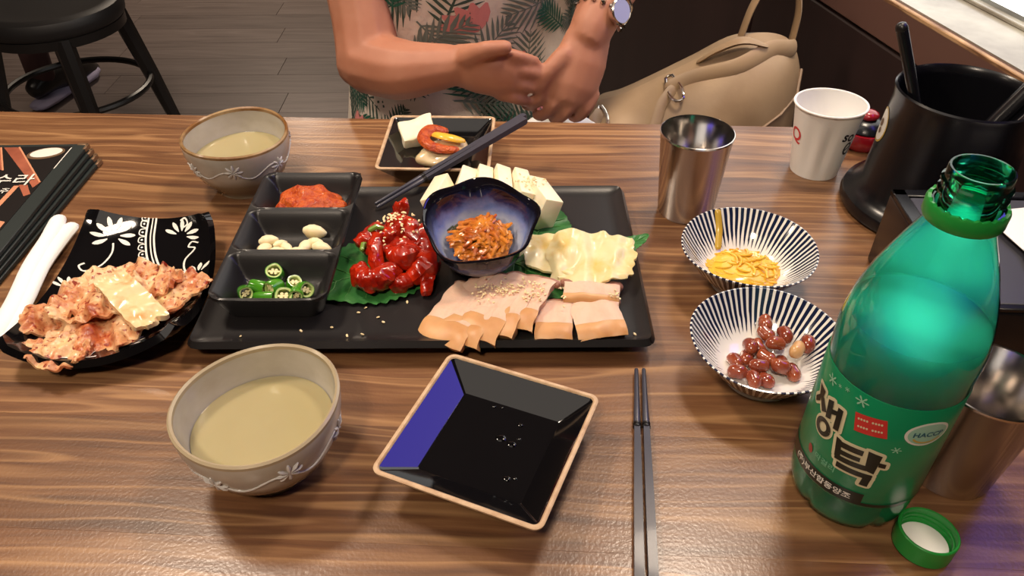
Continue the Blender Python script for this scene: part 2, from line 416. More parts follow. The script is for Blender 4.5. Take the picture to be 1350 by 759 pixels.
def stripe_mat():
    """white glaze with indigo brushed lines that run from the rim down the wall"""
    m, N, L, P = nm('indigo_striped_glaze')
    tc = N.new('ShaderNodeTexCoord'); sp = N.new('ShaderNodeSeparateXYZ'); L.new(tc.outputs['Object'], sp.inputs[0])
    at = N.new('ShaderNodeMath'); at.operation = 'ARCTAN2'; L.new(sp.outputs['Y'], at.inputs[0]); L.new(sp.outputs['X'], at.inputs[1])
    nz = N.new('ShaderNodeTexNoise'); nz.inputs['Scale'].default_value = 30; L.new(tc.outputs['Object'], nz.inputs['Vector'])
    ma = N.new('ShaderNodeMath'); ma.operation = 'MULTIPLY_ADD'; ma.inputs[1].default_value = .05; L.new(nz.outputs['Fac'], ma.inputs[0]); L.new(at.outputs[0], ma.inputs[2])
    mu = N.new('ShaderNodeMath'); mu.operation = 'MULTIPLY'; mu.inputs[1].default_value = 66.0; L.new(ma.outputs[0], mu.inputs[0])
    si = N.new('ShaderNodeMath'); si.operation = 'SINE'; L.new(mu.outputs[0], si.inputs[0])
    # radius
    xy = N.new('ShaderNodeCombineXYZ'); L.new(sp.outputs['X'], xy.inputs[0]); L.new(sp.outputs['Y'], xy.inputs[1])
    ln = N.new('ShaderNodeVectorMath'); ln.operation = 'LENGTH'; L.new(xy.outputs[0], ln.inputs[0])
    mr = N.new('ShaderNodeMapRange'); mr.inputs[1].default_value = .033; mr.inputs[2].default_value = .044; mr.inputs[3].default_value = 1.3; mr.inputs[4].default_value = -.25
    # ragged inner ends
    n2 = N.new('ShaderNodeMath'); n2.operation = 'MULTIPLY'; n2.inputs[1].default_value = 33.0; L.new(at.outputs[0], n2.inputs[0])
    wn = N.new('ShaderNodeTexNoise'); wn.noise_dimensions = '1D'; wn.inputs['Scale'].default_value = 1.0; L.new(n2.outputs[0], wn.inputs['W'])
    m4 = N.new('ShaderNodeMath'); m4.operation = 'MULTIPLY_ADD'; m4.inputs[1].default_value = .016; L.new(wn.outputs['Fac'], m4.inputs[0]); L.new(ln.outputs['Value'], m4.inputs[2])
    sb = N.new('ShaderNodeMath'); sb.operation = 'SUBTRACT'; sb.inputs[1].default_value = .008; L.new(m4.outputs[0], sb.inputs[0]); L.new(sb.outputs[0], mr.inputs[0])
    gt = N.new('ShaderNodeMath'); gt.operation = 'SUBTRACT'; L.new(si.outputs[0], gt.inputs[0]); L.new(mr.outputs[0], gt.inputs[1])
    cr = N.new('ShaderNodeValToRGB'); cr.color_ramp.elements[0].position = .42; cr.color_ramp.elements[0].color = S(232, 230, 224)
    cr.color_ramp.elements[1].position = .58; cr.color_ramp.elements[1].color = S(26, 34, 62)
    ms = N.new('ShaderNodeMath'); ms.operation = 'MULTIPLY_ADD'; ms.inputs[1].default_value = .8; ms.inputs[2].default_value = .5; L.new(gt.outputs[0], ms.inputs[0])
    L.new(ms.outputs[0], cr.inputs[0]); L.new(cr.outputs[0], P.inputs['Base Color'])
    P.inputs['Roughness'].default_value = .1; P.inputs['Coat Weight'].default_value = .3
    return m
M['stripe'] = stripe_mat()

def blue_bowl_mat():
    m, N, L, P = nm('flowed_blue_glaze')
    tc = N.new('ShaderNodeTexCoord'); sp = N.new('ShaderNodeSeparateXYZ'); L.new(tc.outputs['Object'], sp.inputs[0])
    nz = N.new('ShaderNodeTexNoise'); nz.inputs['Scale'].default_value = 70; nz.inputs['Detail'].default_value = 5; L.new(tc.outputs['Object'], nz.inputs['Vector'])
    ma = N.new('ShaderNodeMath'); ma.operation = 'MULTIPLY_ADD'; ma.inputs[1].default_value = .016; L.new(nz.outputs['Fac'], ma.inputs[0]); L.new(sp.outputs['Z'], ma.inputs[2])
    mr = N.new('ShaderNodeMapRange'); mr.inputs[1].default_value = .008; mr.inputs[2].default_value = .058; L.new(ma.outputs[0], mr.inputs[0])
    cr = N.new('ShaderNodeValToRGB'); e = cr.color_ramp.elements
    e[0].position = 0; e[0].color = S(24, 28, 52); e[1].position = 1; e[1].color = S(22, 18, 22)
    for p, c in ((.18, S(70, 84, 130)), (.34, S(176, 184, 206)), (.50, S(120, 138, 196)), (.66, S(48, 52, 96)), (.80, S(24, 24, 40))):
        q = e.new(p); q.color = c
    L.new(mr.outputs[0], cr.inputs[0]); L.new(cr.outputs[0], P.inputs['Base Color'])
    P.inputs['Roughness'].default_value = .06; P.inputs['IOR'].default_value = 1.55
    return m
M['bluebowl'] = blue_bowl_mat()

def pet_mat(name, tint, gl=.06):
    """thin tinted clear plastic"""
    m, N, L, P = nm(name)
    t = N.new('ShaderNodeBsdfTransparent'); t.inputs[0].default_value = tint
    g = N.new('ShaderNodeBsdfGlossy'); g.inputs['Roughness'].default_value = .07; g.inputs['Color'].default_value = (.9, 1, .95, 1)
    fr = N.new('ShaderNodeFresnel'); fr.inputs[0].default_value = 1.5
    mx = N.new('ShaderNodeMixShader'); L.new(fr.outputs[0], mx.inputs[0]); L.new(t.outputs[0], mx.inputs[1]); L.new(g.outputs[0], mx.inputs[2])
    L.new(mx.outputs[0], N['Material Output'].inputs[0])
    return m
M['pet'] = pet_mat('green_pet', (.20, .96, .75, 1))
M['milk'] = mat('rice_wine_milk', S(254, 255, 253), .4, sss=1.0)
M['milk'].node_tree.nodes['Principled BSDF'].inputs['Subsurface Radius'].default_value = (.045, .05, .045)
M['label_green'] = mat('label_green', S(14, 126, 82), .3, coat=.3)
M['label_dark'] = mat('label_black', S(16, 26, 20), .3, coat=.3)
M['cream_ink'] = mat('cream_ink', S(216, 206, 170), .4)
M['label_red'] = mat('label_red', S(206, 52, 48), .35); M['badge_green'] = mat('badge_green', S(70, 160, 120), .4)
M['badge_gold'] = mat('badge_gold', S(190, 160, 70), .4)
M['cap'] = mat('green_cap', S(34, 138, 56), .3, sss=.1)
M['win'] = emit('lit_frosted_pane', (1, .97, .93, 1), WIN_WHITE)
M['sign'] = emit('violet_blue_sign', (.16, .12, 1.0, 1), SIGN_BLUE)
M['lampglow'] = emit('lamp_glow', (1, .85, .68, 1), 6.0)
M['dark_glass'] = mat('dark_window_glass', S(30, 30, 34), .08)
M['winframe'] = mat('dark_window_frame', S(40, 34, 32), .4)

# ================================================================== SETTING
def struct(name, vf, m, parent=None, smooth=False):
    o = mk(name, vf, m, parent, smooth)
    if not parent: o['kind'] = 'structure'
    return o

fl = struct('floor', box(6.5, 8.0, .04, (-1.25, 1.6, -.026)), mat('floor_joint', S(84, 73, 69), .6))
pl_mesh = None
PW, PL = .152, 1.22
for r_ in range(17):                                           # planks where the camera can see the floor
    y = 1.55 + r_ * PW
    x0 = -3.0 + ((r_ * 0.47) % 1.0) * PL - PL
    for k in range(5):
        if pl_mesh is None:
            p = mk('plank', box(PL - .0015, PW - .0015, .006, (0, 0, 0), .0006, 1), M['floor'], fl, False); pl_mesh = p.data
        else:
            p = bpy.data.objects.new('plank', pl_mesh); COL.objects.link(p); p.parent = fl
        p.location = (x0 + (k + .5) * PL, y, -.003)
struct('ceiling', box(6.5, 8.0, .05, (-1.25, 1.6, 2.725)), M['ceiling'])
struct('wall_back', box(6.5, .08, 2.7, (-1.25, 5.64, 1.35)), M['wall_warm'])
struct('wall_front', box(6.5, .08, 2.7, (-1.25, -2.44, 1.35)), M['wall_warm'])
struct('wall_left', box(.08, 8.0, 2.7, (-4.54, 1.6, 1.35)), M['wall_warm'])

# right wall: a low brown wall with a ledge, windows above.  local x runs along the wall, local y out of the room
WA = math.atan2(-.23, .048)                                     # direction of the wall, from far to near
wr = struct('wall_right', box(8.0, .30, .79, (1.0, .165, .395)), M['wall_brown'])
wr.location = (.497, 1.041, 0); wr.rotation_euler = (0, 0, WA)
for px in (-2.6, -1.7, -.8, .1, 1.0, 1.9):                       # upright grooved panels of the wall face
    o = mk('panel', box(.885, .014, .77, (px, .012, .39), .004, 1), M['wall_brown'], wr, False)
led = struct('trim_1', box(8.0, .31, .052, (1.0, .155, .806), .002, 1), M['ledge_face'])
led.location = wr.location; led.rotation_euler = wr.rotation_euler; tag(led, kind='structure')
o = mk('ledge_top', box(8.0, .30, .003, (1.0, .163, .8325)), M['ledge_top'], led, False)
o = mk('ply_edge', box(8.0, .007, .006, (1.0, .0035, .8312), .001, 1), M['ply'], led, False)
wu = struct('wall_upper', box(8.0, .1, .75, (1.0, .20, 2.33)), M['wall_warm']); wu.location = wr.location; wu.rotation_euler = wr.rotation_euler
win = thing('window_1', None, None, (wr.location.x - .028 * .978, wr.location.y - .028 * .204, 0), WA); tag(win, kind='structure')
MU = [-2.95, -1.95, -.95, -.36, .24, .80, 1.80, 2.80]
for k, x in enumerate(MU):
    if k < 7:
        wdt = MU[k + 1] - x
        mk('pane', box(wdt - .05, .008, 1.10, (x + wdt / 2, .135, 1.395)), M['win'] if k in (2, 3) else M['dark_glass'], win, False)
    mk('mullion', box(.05, .05, 1.12, (x, .135, 1.395), .004, 1), M['winframe'], win, False)
mk('sill_bead', box(5.8, .012, .005, (-.07, .127, .8365), .001, 1), M['ledge_top'], win, False)
sg = thing('light_sign', 'violet blue illuminated sign panel mounted on the window beside the table', 'sign', win.location, WA)
mk('case', box(.33, .03, .29, (.41, .112, 1.37), .006, 2), M['black_plastic'], sg)
mk('lit_face', box(.30, .006, .26, (.41, .096, 1.37)), M['sign'], sg, False)

# pendant spots that light the room; near-seat and beyond-stool ones are added fill
for i, (p, e_, lsz) in enumerate(LAMPS):
    names = ['over the left end of the table', 'over the right end of the table', 'over the bench by the wall', 'behind the near seat, unseen, added as fill', 'beyond the black stool, added to brighten the far floor', 'near the left wall']
    t = thing('pendant_lamp', 'black cone pendant lamp hanging ' + names[i], 'lamp', p, 0, 'pendant lamps')
    mk('shade', lathe([(.02, .14), (.035, .13), (lsz * .45, .06), (lsz * .62, 0), (lsz * .60, 0), (lsz * .43, .058), (.03, .122), (0, .125)], 24), M['dark_metal'], t)
    mk('cord', tube([(0, 0, .13), (0, 0, 2.70 - p[2])], .003, 6, round_ends=False), M['dark_metal'], t)
    mk('bulb', ball(.028, .028, .034, 2), M['lampglow'], t).location = (0, 0, .03)
    ld = bpy.data.lights.new('lamp_light', 'AREA'); ld.shape = 'DISK'; ld.size = lsz; ld.energy = e_; ld.color = LAMP_COL; ld.spread = R(165)
    lo = bpy.data.objects.new('lamp_light', ld); COL.objects.link(lo); lo.parent = t; lo.location = (0, 0, -.012)
# a broad warm ceiling panel lamp for the room's general light
cp = thing('ceiling_panel_lamp', 'square diffuse ceiling lamp panel above the table', 'lamp', (-.70, .05, 2.70))
mk('housing', box(1.6, 1.6, .03, (0, 0, -.018), .006, 1), M['winframe'], cp)
ld = bpy.data.lights.new('panel_light', 'AREA'); ld.shape = 'SQUARE'; ld.size = 1.5; ld.energy = CEIL_FILL; ld.color = (1, .88, .76)
lo = bpy.data.objects.new('panel_light', ld); COL.objects.link(lo); lo.parent = cp; lo.location = (0, 0, -.04)

# ================================================================== TABLE
tb = thing('dining_table', 'brown varnished wooden dining table with streaky horizontal grain', 'table', (0, .856, 0), R(-3.04))
nb_, BW = 8, .0965
for k in range(nb_):
    o = mk('board', box(1.36, BW - .00005, .034, (0, 0, 0), .00008, 1), M['table'], tb, False)
    o.location = (-.17, -BW * (k + .5), TT - .017)
mk('apron', join(box(1.20, .02, .07, (-.17, -.06, TT - .07)), box(1.20, .02, .07, (-.17, -.71, TT - .07)), box(.02, .63, .07, (-.77, -.385, TT - .07)), box(.02, .63, .07, (.43, -.385, TT - .07))), M['table'], tb, False)
for x, y in ((-.78, -.06), (.44, -.06), (-.78, -.71), (.44, -.71)):
    mk('leg', box(.05, .05, TT - .035, (x, y, (TT - .035) / 2), .004, 1), M['dark_metal'], tb)
Z = TT + .0002

# bench behind the table
bn = thing('bench', 'dark brown padded bench behind the table under the bag', 'bench', (0, 0, 0))
mk('cushion', box(.66, .40, .07, (.06, 1.165, .425), .02, 3), M['cushion'], bn)
mk('base', box(.62, .36, .39, (.06, 1.165, .195), .005, 1), M['wall_brown'], bn)

# ================================================================== TABLEWARE
# --- square dishes with a tan unglazed rim
def square_dish(label, loc, rz):
    t = thing('square_dish', label, 'dish', loc, rz, 'square black dishes with tan rims')
    a, b, h = .0595, .0375, .0315                                # half side at rim and at the floor
    def ring(s, z, rc, n=6):
        out = []
        for cx, cy, a0 in ((1, 1, 0), (-1, 1, 90), (-1, -1, 180), (1, -1, 270)):
            for k in range(n + 1):
                an = R(a0 + 90 * k / n); out.append(Vector((cx * (s - rc) + rc * math.cos(an), cy * (s - rc) + rc * math.sin(an), z)))
        return out
    def loft(rings, cap0=False, cap1=False):
        V = []; F = []; n = len(rings[0])
        for r_ in rings: V += r_
        for i in range(len(rings) - 1):
            for k in range(n):
                j = (k + 1) % n; F.append((i * n + k, i * n + j, (i + 1) * n + j, (i + 1) * n + k))
        if cap0: F.append(tuple(range(n)))
        if cap1: F.append(tuple(range((len(rings) - 1) * n, len(rings) * n)))
        return V, F
    mk('body', loft([ring(b - .002, 0, .004), ring(b, .003, .005), ring(a - .0015, h - .003, .006), ring(a, h - .001, .007), ring(a - .0036, h - .001, .004),
                     ring(a - .0055, h - .0025, .003), ring(b + .0006, .0184, .002), ring(b - .0004, .01785, .002), ring(b - .0014, .0177, .002)], True, True), M['black_gloss'], t, ang=9)
    mk('rim', loft([ring(a - .0002, h - .002, .007), ring(a, h - .0004, .007), ring(a - .001, h + .0003, .0065), ring(a - .0026, h + .0003, .005), ring(a - .0036, h - .0006, .004), ring(a - .0038, h - .002, .004)]), M['tan_rim'], t)
    return t
nd = square_dish('empty square black dish with tan rim, turned at an angle on near side', (-.0152, .345, Z), R(-22.7))
M['wet'] = mat('wet_sauce', S(10, 9, 10), .03)
for (x, y, r_) in ((.012, .024, .0022), (.016, .012, .0016), (.021, -.022, .0028), (.026, -.020, .0016), (-.012, .033, .0015), (-.006, .034, .0012), (.004, .008, .004), (.013, .006, .0035)):
    mk('sauce_drop', mv(ball(r_, r_ * .8, .0006, 2, .0004, 300, x), x, y, .0179), M['wet'], nd)
square_dish('square black dish with tan rim holding tofu and dumpling, far side', (-.0792, .7501, Z), R(-2.2))

# --- rice wine bowls
def rice_bowl(label, loc, rz, egg, wlabel, brown, seed):
    t = thing('rice_wine_bowl', label, 'bowl', loc, rz, 'celadon rice wine bowls')
    def fn(p, a):
        f = p.z / .062
        k = 1 + .012 * f * math.sin(2 * a + seed) + .008 * f * math.sin(3 * a + seed * 2)
        return Vector((p.x * k * (1 + .02 * f), p.y * k * egg ** f, p.z + .0012 * f * math.sin(2 * a + 1 + seed)))
    outer = [(0, .003), (.022, .003), (.026, 0), (.030, 0), (.031, .004), (.036, .010), (.044, .020), (.0505, .034), (.0535, .048), (.0542, .058)]
    lip = [(.0538, .0612), (.0525, .062), (.0512, .061)]
    inner = [(.0508, .055), (.049, .043), (.0445, .028), (.037, .016), (.026, .009), (.012, .0065), (0, .006)]
    mk('body', lathe(outer + lip + inner, 64, fn), M['celadon'], t)
    mk('rim_glaze', lathe([(.0541, .0585), (.0541, .0612), (.0527, .0625), (.0511, .0613), (.0509, .0585)], 64, fn), M['brown_rim'] if brown else mat('grey_rim_glaze', S(176, 160, 132), .25), t)
    # embossed band: flowers and a wavy vine
    def onwall(a, z, off=.0004):
        r_ = None
        for (r0, z0), (r1, z1) in zip(outer, outer[1:]):
            if z0 <= z <= z1 and z1 > z0: r_ = r0 + (r1 - r0) * (z - z0) / (z1 - z0)
        r_ = (r_ or .05) + off
        return fn(Vector((r_ * math.cos(a), r_ * math.sin(a), z)), a)
    nf = 7
    for k in range(nf):
        a0 = 2 * math.pi * k / nf + .2; z0 = .0415 + (.003 if k % 2 else -.002)
        pet = []
        for q in range(8):
            b_ = q * math.pi / 4
            du, dz = math.cos(b_) * .0058, math.sin(b_) * .0058
            c = onwall(a0 + du / .05, z0 + dz, .0002); e_ = onwall(a0 + du * .25 / .05, z0 + dz * .25, .0005); f_ = onwall(a0 + du * 1.35 / .05, z0 + dz * 1.35, .0)
            pet.append(tube([e_, c, f_], [.0008, .0016, .0009], 6))
        pet.append(mv(ball(.001, .001, .001, 1), *onwall(a0, z0, .0004)))
        mk('flower_relief', join(*pet), M['relief'], t)
    mk('vine_relief', tube([onwall(2 * math.pi * k / 96, 0.0395 + .0050 * math.sin(nf * 2 * math.pi * k / 96 + 1.2), 0) for k in range(96)], .0008, 6, closed=True), M['relief'], t)
    lz = .036
    wv = lathe([(.0466 * s, lz + (0.0006 if s > .985 else 0)) for s in (1, .975, .8, .5, .2)] + [(0, lz)], 64, lambda p, a: fn(p, a))
    o = mk('rice_wine', wv, M['makgeolli']); place(o, loc, (0, 0, rz)); tag(o, wlabel, 'drink')
rice_bowl('grey celadon bowl of cloudy rice wine on the near side of table', (-.1685, .347, Z), .6, 1.0, 'cloudy yellowish rice wine filling the near celadon bowl', False, .4)
rice_bowl('celadon bowl with brown rim and embossed flowers, far side of table', (-.283, .7155, Z), 2.0, 1.0, 'cloudy rice wine in the far brown-rimmed bowl', True, 1.9)

# --- big black serving tray
tx, ty, tw, td = -.0725, .5602, .366, .228
t = thing('serving_tray', 'large rectangular black ceramic serving platter in middle of table', 'tray', (tx, ty, Z))
TZ = .0172                                                       # height of the tray's inner floor
def tray_z(u, v):
    e = max(abs(u), abs(v) * 1.0)
    dx = (1 - abs(u)) * tw / 2; dy = (1 - abs(v)) * td / 2; d = min(dx, dy)
    return TZ + (.0042 * (1 - d / .012) ** 2 if d < .012 else 0)
def tray_pt(u, v):
    u = u * 2 - 1; v = v * 2 - 1
    # gather grid lines near the border, round the corners
    g = lambda q: math.copysign(1 - (1 - abs(q)) ** 1.7, q)
    U, V_ = g(u), g(v); x, y = U * tw / 2, V_ * td / 2; rc = .007
    ax, ay = abs(x) - (tw / 2 - rc), abs(y) - (td / 2 - rc)
    if ax > 0 and ay > 0:
        l = max(ax, ay) / math.hypot(ax, ay); x = math.copysign(tw / 2 - rc + ax * l, x); y = math.copysign(td / 2 - rc + ay * l, y)
    return (x, y, tray_z(U, V_))
mk('plate', sheet(tray_pt, 40, 32, .006), M['black_matte'], t)
mk('foot', box(tw - .05, td - .05, .0135, (0, 0, .0068), .003, 2), M['black_matte'], t)

# --- three-part dish on the tray
t = thing('divided_dish', 'black three-compartment sauce dish on left end of platter', 'dish', (-.1955, .5695, Z + TZ), R(-.5))
def comp_pt(u, v):
    x = (u - .5) * .096; y = (v - .5) * .196
    rim = .0265
    # three wells along y
    k = min(2, int(v * 3)); vv = (v * 3 - k) * 2 - 1; uu = u * 2 - 1
    e = 1 - min((1 - abs(uu)) * .048, (1 - abs(vv)) * .0333) / .017
    wave = .0016 * math.cos(uu * 3.1) * (1 if k != 3 else 1)
    # rounded corners of each well
    cu, cv = max(0, abs(uu) - .72) / .28, max(0, abs(vv) - .62) / .38
    e = max(e, 1 - (1 - math.hypot(cu, cv)) * 1.0 if cu > 0 and cv > 0 else e)
    e = max(0, min(1, e))
    s = e * e * (3 - 2 * e)
    z = .004 + (rim - .004) * s ** .75
    if e > .93: z = rim
    if e >= .93 and 0.05 < v < .95: z -= .0022 * (1 - uu * uu)       # dividers dip in the middle
    elif e >= .93: z -= .0022 * (1 - uu * uu)
    # dish flares outwards
    f = .88 + .12 * (z / rim)
    rc = .012; ax, ay = abs(x) - (.048 - rc), abs(y) - (.098 - rc)
    if ax > 0 and ay > 0:
        l = max(ax, ay) / math.hypot(ax, ay); x = math.copysign(.048 - rc + ax * l, x); y = math.copysign(.098 - rc + ay * l, y)
    edge = max(abs(u - .5), abs(v - .5)) > .499
    return (x, y, z)
mk('tray', sheet(comp_pt, 56, 120, .0028), M['black_matte'], t)
def skirt(u, s):
    a = u * 4; k = int(a) % 4; q = a - int(a)
    c = [(-1, -1), (1, -1), (1, 1), (-1, 1)]
    x = (c[k][0] + (c[(k + 1) % 4][0] - c[k][0]) * q); y = (c[k][1] + (c[(k + 1) % 4][1] - c[k][1]) * q)
    sx = .0478 - .008 * (1 - s); sy = .0978 - .008 * (1 - s)
    X, Y = x * sx, y * sy; rc = .012
    ax, ay = abs(X) - (sx - rc), abs(Y) - (sy - rc)
    if ax > 0 and ay > 0:
        l = max(ax, ay) / math.hypot(ax, ay); X = math.copysign(sx - rc + ax * l, X); Y = math.copysign(sy - rc + ay * l, Y)
    return (X, Y, .0005 + s * (.0242 - .0022 * (1 - (X / .048) ** 2) if abs(y) > .999 else .0242 if False else .0225))
mk('side_wall', sheet(lambda u, s: skirt(u * .99999, s), 96, 3, .001), M['black_matte'], t)

# --- small blue glazed bowl
t = thing('blue_bowl', 'small wavy-rimmed blue and black glazed bowl in middle of platter', 'bowl', (-.0270, .5545, Z + TZ + .0055), .3, None, (R(12), 0, 0))
def bfn(p, a):
    f = max(0, p.z / .044)
    k = 1 + f * f * (.035 * math.sin(5 * a) + .018 * math.sin(3 * a + 1) + .01 * math.sin(8 * a))
    return Vector((p.x * k, p.y * k, p.z + f ** 3 * .0014 * math.sin(5 * a + 1.5)))
mk('body', lathe([(0, .002), (.02, .002), (.022, 0), (.026, 0), (.028, .004), (.036, .014), (.0435, .030), (.0485, .044), (.0497, .0476), (.0486, .0490), (.0468, .0478), (.0445, .041), (.039, .027), (.032, .0135), (.022, .0085), (.01, .0068), (0, .0065)], 72, bfn), M['bluebowl'], t)
# stir-fried kimchi inside: strands nobody could count
V = []
for k in range(170):
    a = random.uniform(0, 6.28); r_ = .0225 * math.sqrt(random.random()); cx, cy = r_ * math.cos(a) + .001, r_ * math.sin(a)
    hh = .0205 + .016 * (1 - (r_ / .025) ** 2); b = random.uniform(0, 3.14) ; L_ = random.uniform(.006, .011)
    pts = [(cx + math.cos(b + q * .5) * q * L_, cy + math.sin(b + q * .5) * q * L_, hh + random.uniform(-.0015, .0015) - .0022 * abs(q)) for q in (-1, -.4, .3, 1)]
    V.append(tube(catmull(pts, 3), [.0010, .0017, .0010], 6, fx=1.5, fy=.8))
o = mk('stir_fried_kimchi', join(mv(ball(.027, .026, .009, 3, .003, 120, 2), .001, 0, .0195), *V), M['stirkimchi']); place(o, (-.0270, .5545, Z + TZ + .0055), (R(12), 0, 0)); tag(o, 'heap of orange stir-fried kimchi strands in the blue bowl', 'kimchi', None, 'stuff')
o = mk('seaweed_shreds', join(*[tube([(x, y, z), (x + .004, y + .003, z + .002), (x + .008, y + .001, z)], .0013, 6, fy=.5) for x, y, z in ((-.027, .008, .023), (-.029, .011, .022), (-.024, .013, .023), (-.021, .010, .026))]), mat('dark_green_shred', S(62, 66, 40), .3)); place(o, (-.0270, .5545, Z + TZ + .0055), (R(12), 0, 0)); tag(o, 'dark green shreds beside kimchi at left in blue bowl', 'garnish', None, 'stuff')

# --- striped dishes
def striped(label, loc, rz):
    t = thing('striped_dish', label, 'dish', loc, rz, 'indigo striped dishes')
    fn = lambda p, a: Vector((p.x * (1 + .02 * math.cos(2 * a) * p.z / .04), p.y * (1 - .02 * math.cos(2 * a) * p.z / .04), p.z + .0008 * (p.z / .04) * math.sin(2 * a)))
    mk('body', lathe([(0, .003), (.022, .003), (.025, 0), (.028, 0), (.029, .004), (.036, .011), (.046, .023), (.0555, .0365), (.0578, .0395), (.0580, .0408), (.0568, .0410), (.0545, .0375), (.0455, .0255), (.036, .0145), (.028, .0090), (.018, .0070), (0, .0065)], 96, fn), M['stripe'], t)
striped('blue striped dish holding yellow pickles, farther one by the steel cup', (.2065, .5445, Z), .4)
striped('blue striped dish holding braised peanuts, nearer one beside the bottle', (.1935, .4275, Z), 1.1)

# --- steel cups
def steel_cup(label, loc):
    t = thing('steel_cup', label, 'cup', loc, 0, 'stainless steel cups')
    mk('body', lathe([(0, .001), (.0255, .001), (.0268, 0), (.0275, .0015), (.0345, .086), (.0352, .0868), (.0352, .0884), (.0344, .0888), (.0338, .0878), (.0268, .004), (.0255, .0028), (0, .0028)], 64), M['steel'], t)
steel_cup('stainless steel cup standing beside the far striped dish', (.1765, .6615, Z))
steel_cup('stainless steel cup partly hidden behind the green bottle', (.3015, .337, Z))

# --- paper cup
t = thing('paper_cup', 'white paper cup with red and black print near far edge', 'cup', (.3315, .741, Z))
def pfn(p, a):
    f = p.z / .078
    d = Vector((math.cos(a), math.sin(a)))
    dent = .0032 * math.exp(-((a - R(262)) / .16) ** 2) * math.sin(math.pi * min(1, f)) + .002 * math.exp(-((a - R(228)) / .2) ** 2) * math.sin(math.pi * min(1, f))
    q = Vector((p.x - d.x * dent, p.y - d.y * dent, p.z)); q.x *= 1 + .05 * f; q.y *= 1 - .03 * f
    return q
CUP = [(.0250, 0), (.0345, .0775)]
mk('body', lathe([(0, .004), (.0245, .004), (.025, 0)] + [(.0250 + .0092 * k / 8, .0772 * k / 8) for k in range(1, 9)] + [(.0337, .0772)] + [(.0245 + .0092 * k / 8, .0772 * k / 8) for k in range(7, 0, -1)] + [(.0242, .006), (0, .0055)], 72, pfn), M['white_paper'], t)
mk('rolled_rim', tube([pfn(Vector((.0348 * math.cos(2 * math.pi * k / 64), .0348 * math.sin(2 * math.pi * k / 64), .078)), 2 * math.pi * k / 64) for k in range(64)], .0013, 8, closed=True), M['white_paper'], t)
def cupwrap(a0, z0):
    def f(x, y):
        z = z0 + y; r_ = .0250 + .0092 * z / .0772 + .0004; a = a0 + x / r_
        return pfn(Vector((r_ * math.cos(a), r_ * math.sin(a), z)), a % (2 * math.pi))
    return f
mk('black_print', drape(refine(join(mv(rot(text('so', .0165, .0003), -.15, 'Z'), 0, .006), mv(strip2([(.0046 * math.cos(k * .449), .0066 * math.sin(k * .449)) for k in range(15)], .0022), .004, -.009), mv(strip2([(-.0045, -.002), (.0045, .003)], .0016), .004, -.009)), .003), cupwrap(R(300), .047)), M['dark_ink'], t)
mk('red_print', drape(refine(text('Q', .021, .0003), .003), cupwrap(R(192), .046)), M['red_ink'], t)

# --- patterned plate with lifted corners (left)
Acr, Bcr, Ccr, Dcr = Vector((-.402, .621)), Vector((-.288, .612)), Vector((-.266, .452)), Vector((-.396, .437))
pc = (Acr + Bcr + Ccr + Dcr) / 4
t = thing('patterned_plate', 'black glazed plate with lifted corners and white flower pattern', 'plate', (pc.x, pc.y, Z))
def pp(u, v, off=0.):
    """u across (left to right), v from near to far"""
    u = max(0., min(1., u)); v = max(0., min(1., v))
    uu, vv = u * 2 - 1, v * 2 - 1
    b = Dcr.lerp(Ccr, u); a = Acr.lerp(Bcr, u); p = b.lerp(a, v) - pc
    bul = (1 - uu * uu); bvl = (1 - vv * vv)
    # near edge and right edge bow outwards
    p.y -= 0.019 * bul * (1 - v) ** 1.4; p.y += .002 * bul * v
    p.x += .010 * bvl * u ** 2 - .001 * bvl * (1 - u)
    # round the corners a little
    if abs(uu) > .86 and abs(vv) > .86:
        k = ((abs(uu) - .86) / .14) * ((abs(vv) - .86) / .14)
        p *= 1 - .045 * k
    r2 = max(abs(uu), abs(vv)) ** 4
    z = .0085 + .0085 * r2 + .012 * (uu * uu * vv * vv) + .005 * vv * vv
    return Vector((p.x, p.y, z + off))
mk('body', sheet(lambda u, v: pp(u, v), 28, 36, .0065), M['black_gloss'], t)
mk('foot', box(.062, .09, .0045, (0, -.008, .00225), .001, 1), M['black_gloss'], t)
W2 = .115; H2 = .18
def pdrape(vf): return drape(refine(vf, .006), lambda x, y: pp(x / W2, y / H2, .0005))
def petal(cx, cy, a, l, wd):
    pts = [(cx + math.cos(a) * l * s, cy + math.sin(a) * l * s) for s in (0, .2, .45, .7, .9, 1)]
    return strip2(pts, [wd * .2, wd * .6, wd, wd, wd * .6, wd * .1])
pat = []
def flower(cx, cy, a0, l, n=7, spread=3.6):
    for k in range(n):
        a = a0 + (k - (n - 1) / 2) * spread / n; pat.append(petal(cx + math.cos(a) * l * .35, cy + math.sin(a) * l * .35, a, l * .8, l * .26))
def curl(pts, wd=.0016): pat.append(strip2([tuple(q)[:2] for q in catmull([(x, y, 0) for x, y in pts], 6)], wd))
flower(.026, .158, 1.7, .017, 8, 5.0); curl([(.028, .150), (.030, .138), (.026, .122), (.016, .112), (.010, .116), (.013, .121)])
flower(.088, .160, 1.2, .015, 6, 3.6); curl([(.087, .176), (.092, .178), (.094, .172), (.088, .168)])
curl([(.104, .148), (.098, .152), (.095, .146), (.101, .142), (.094, .130), (.094, .118), (.098, .108)])
flower(.106, .104, 2.0, .013, 5, 2.6); flower(.012, .088, 2.2, .012, 4, 2.4); curl([(.014, .082), (.022, .090), (.032, .094)])
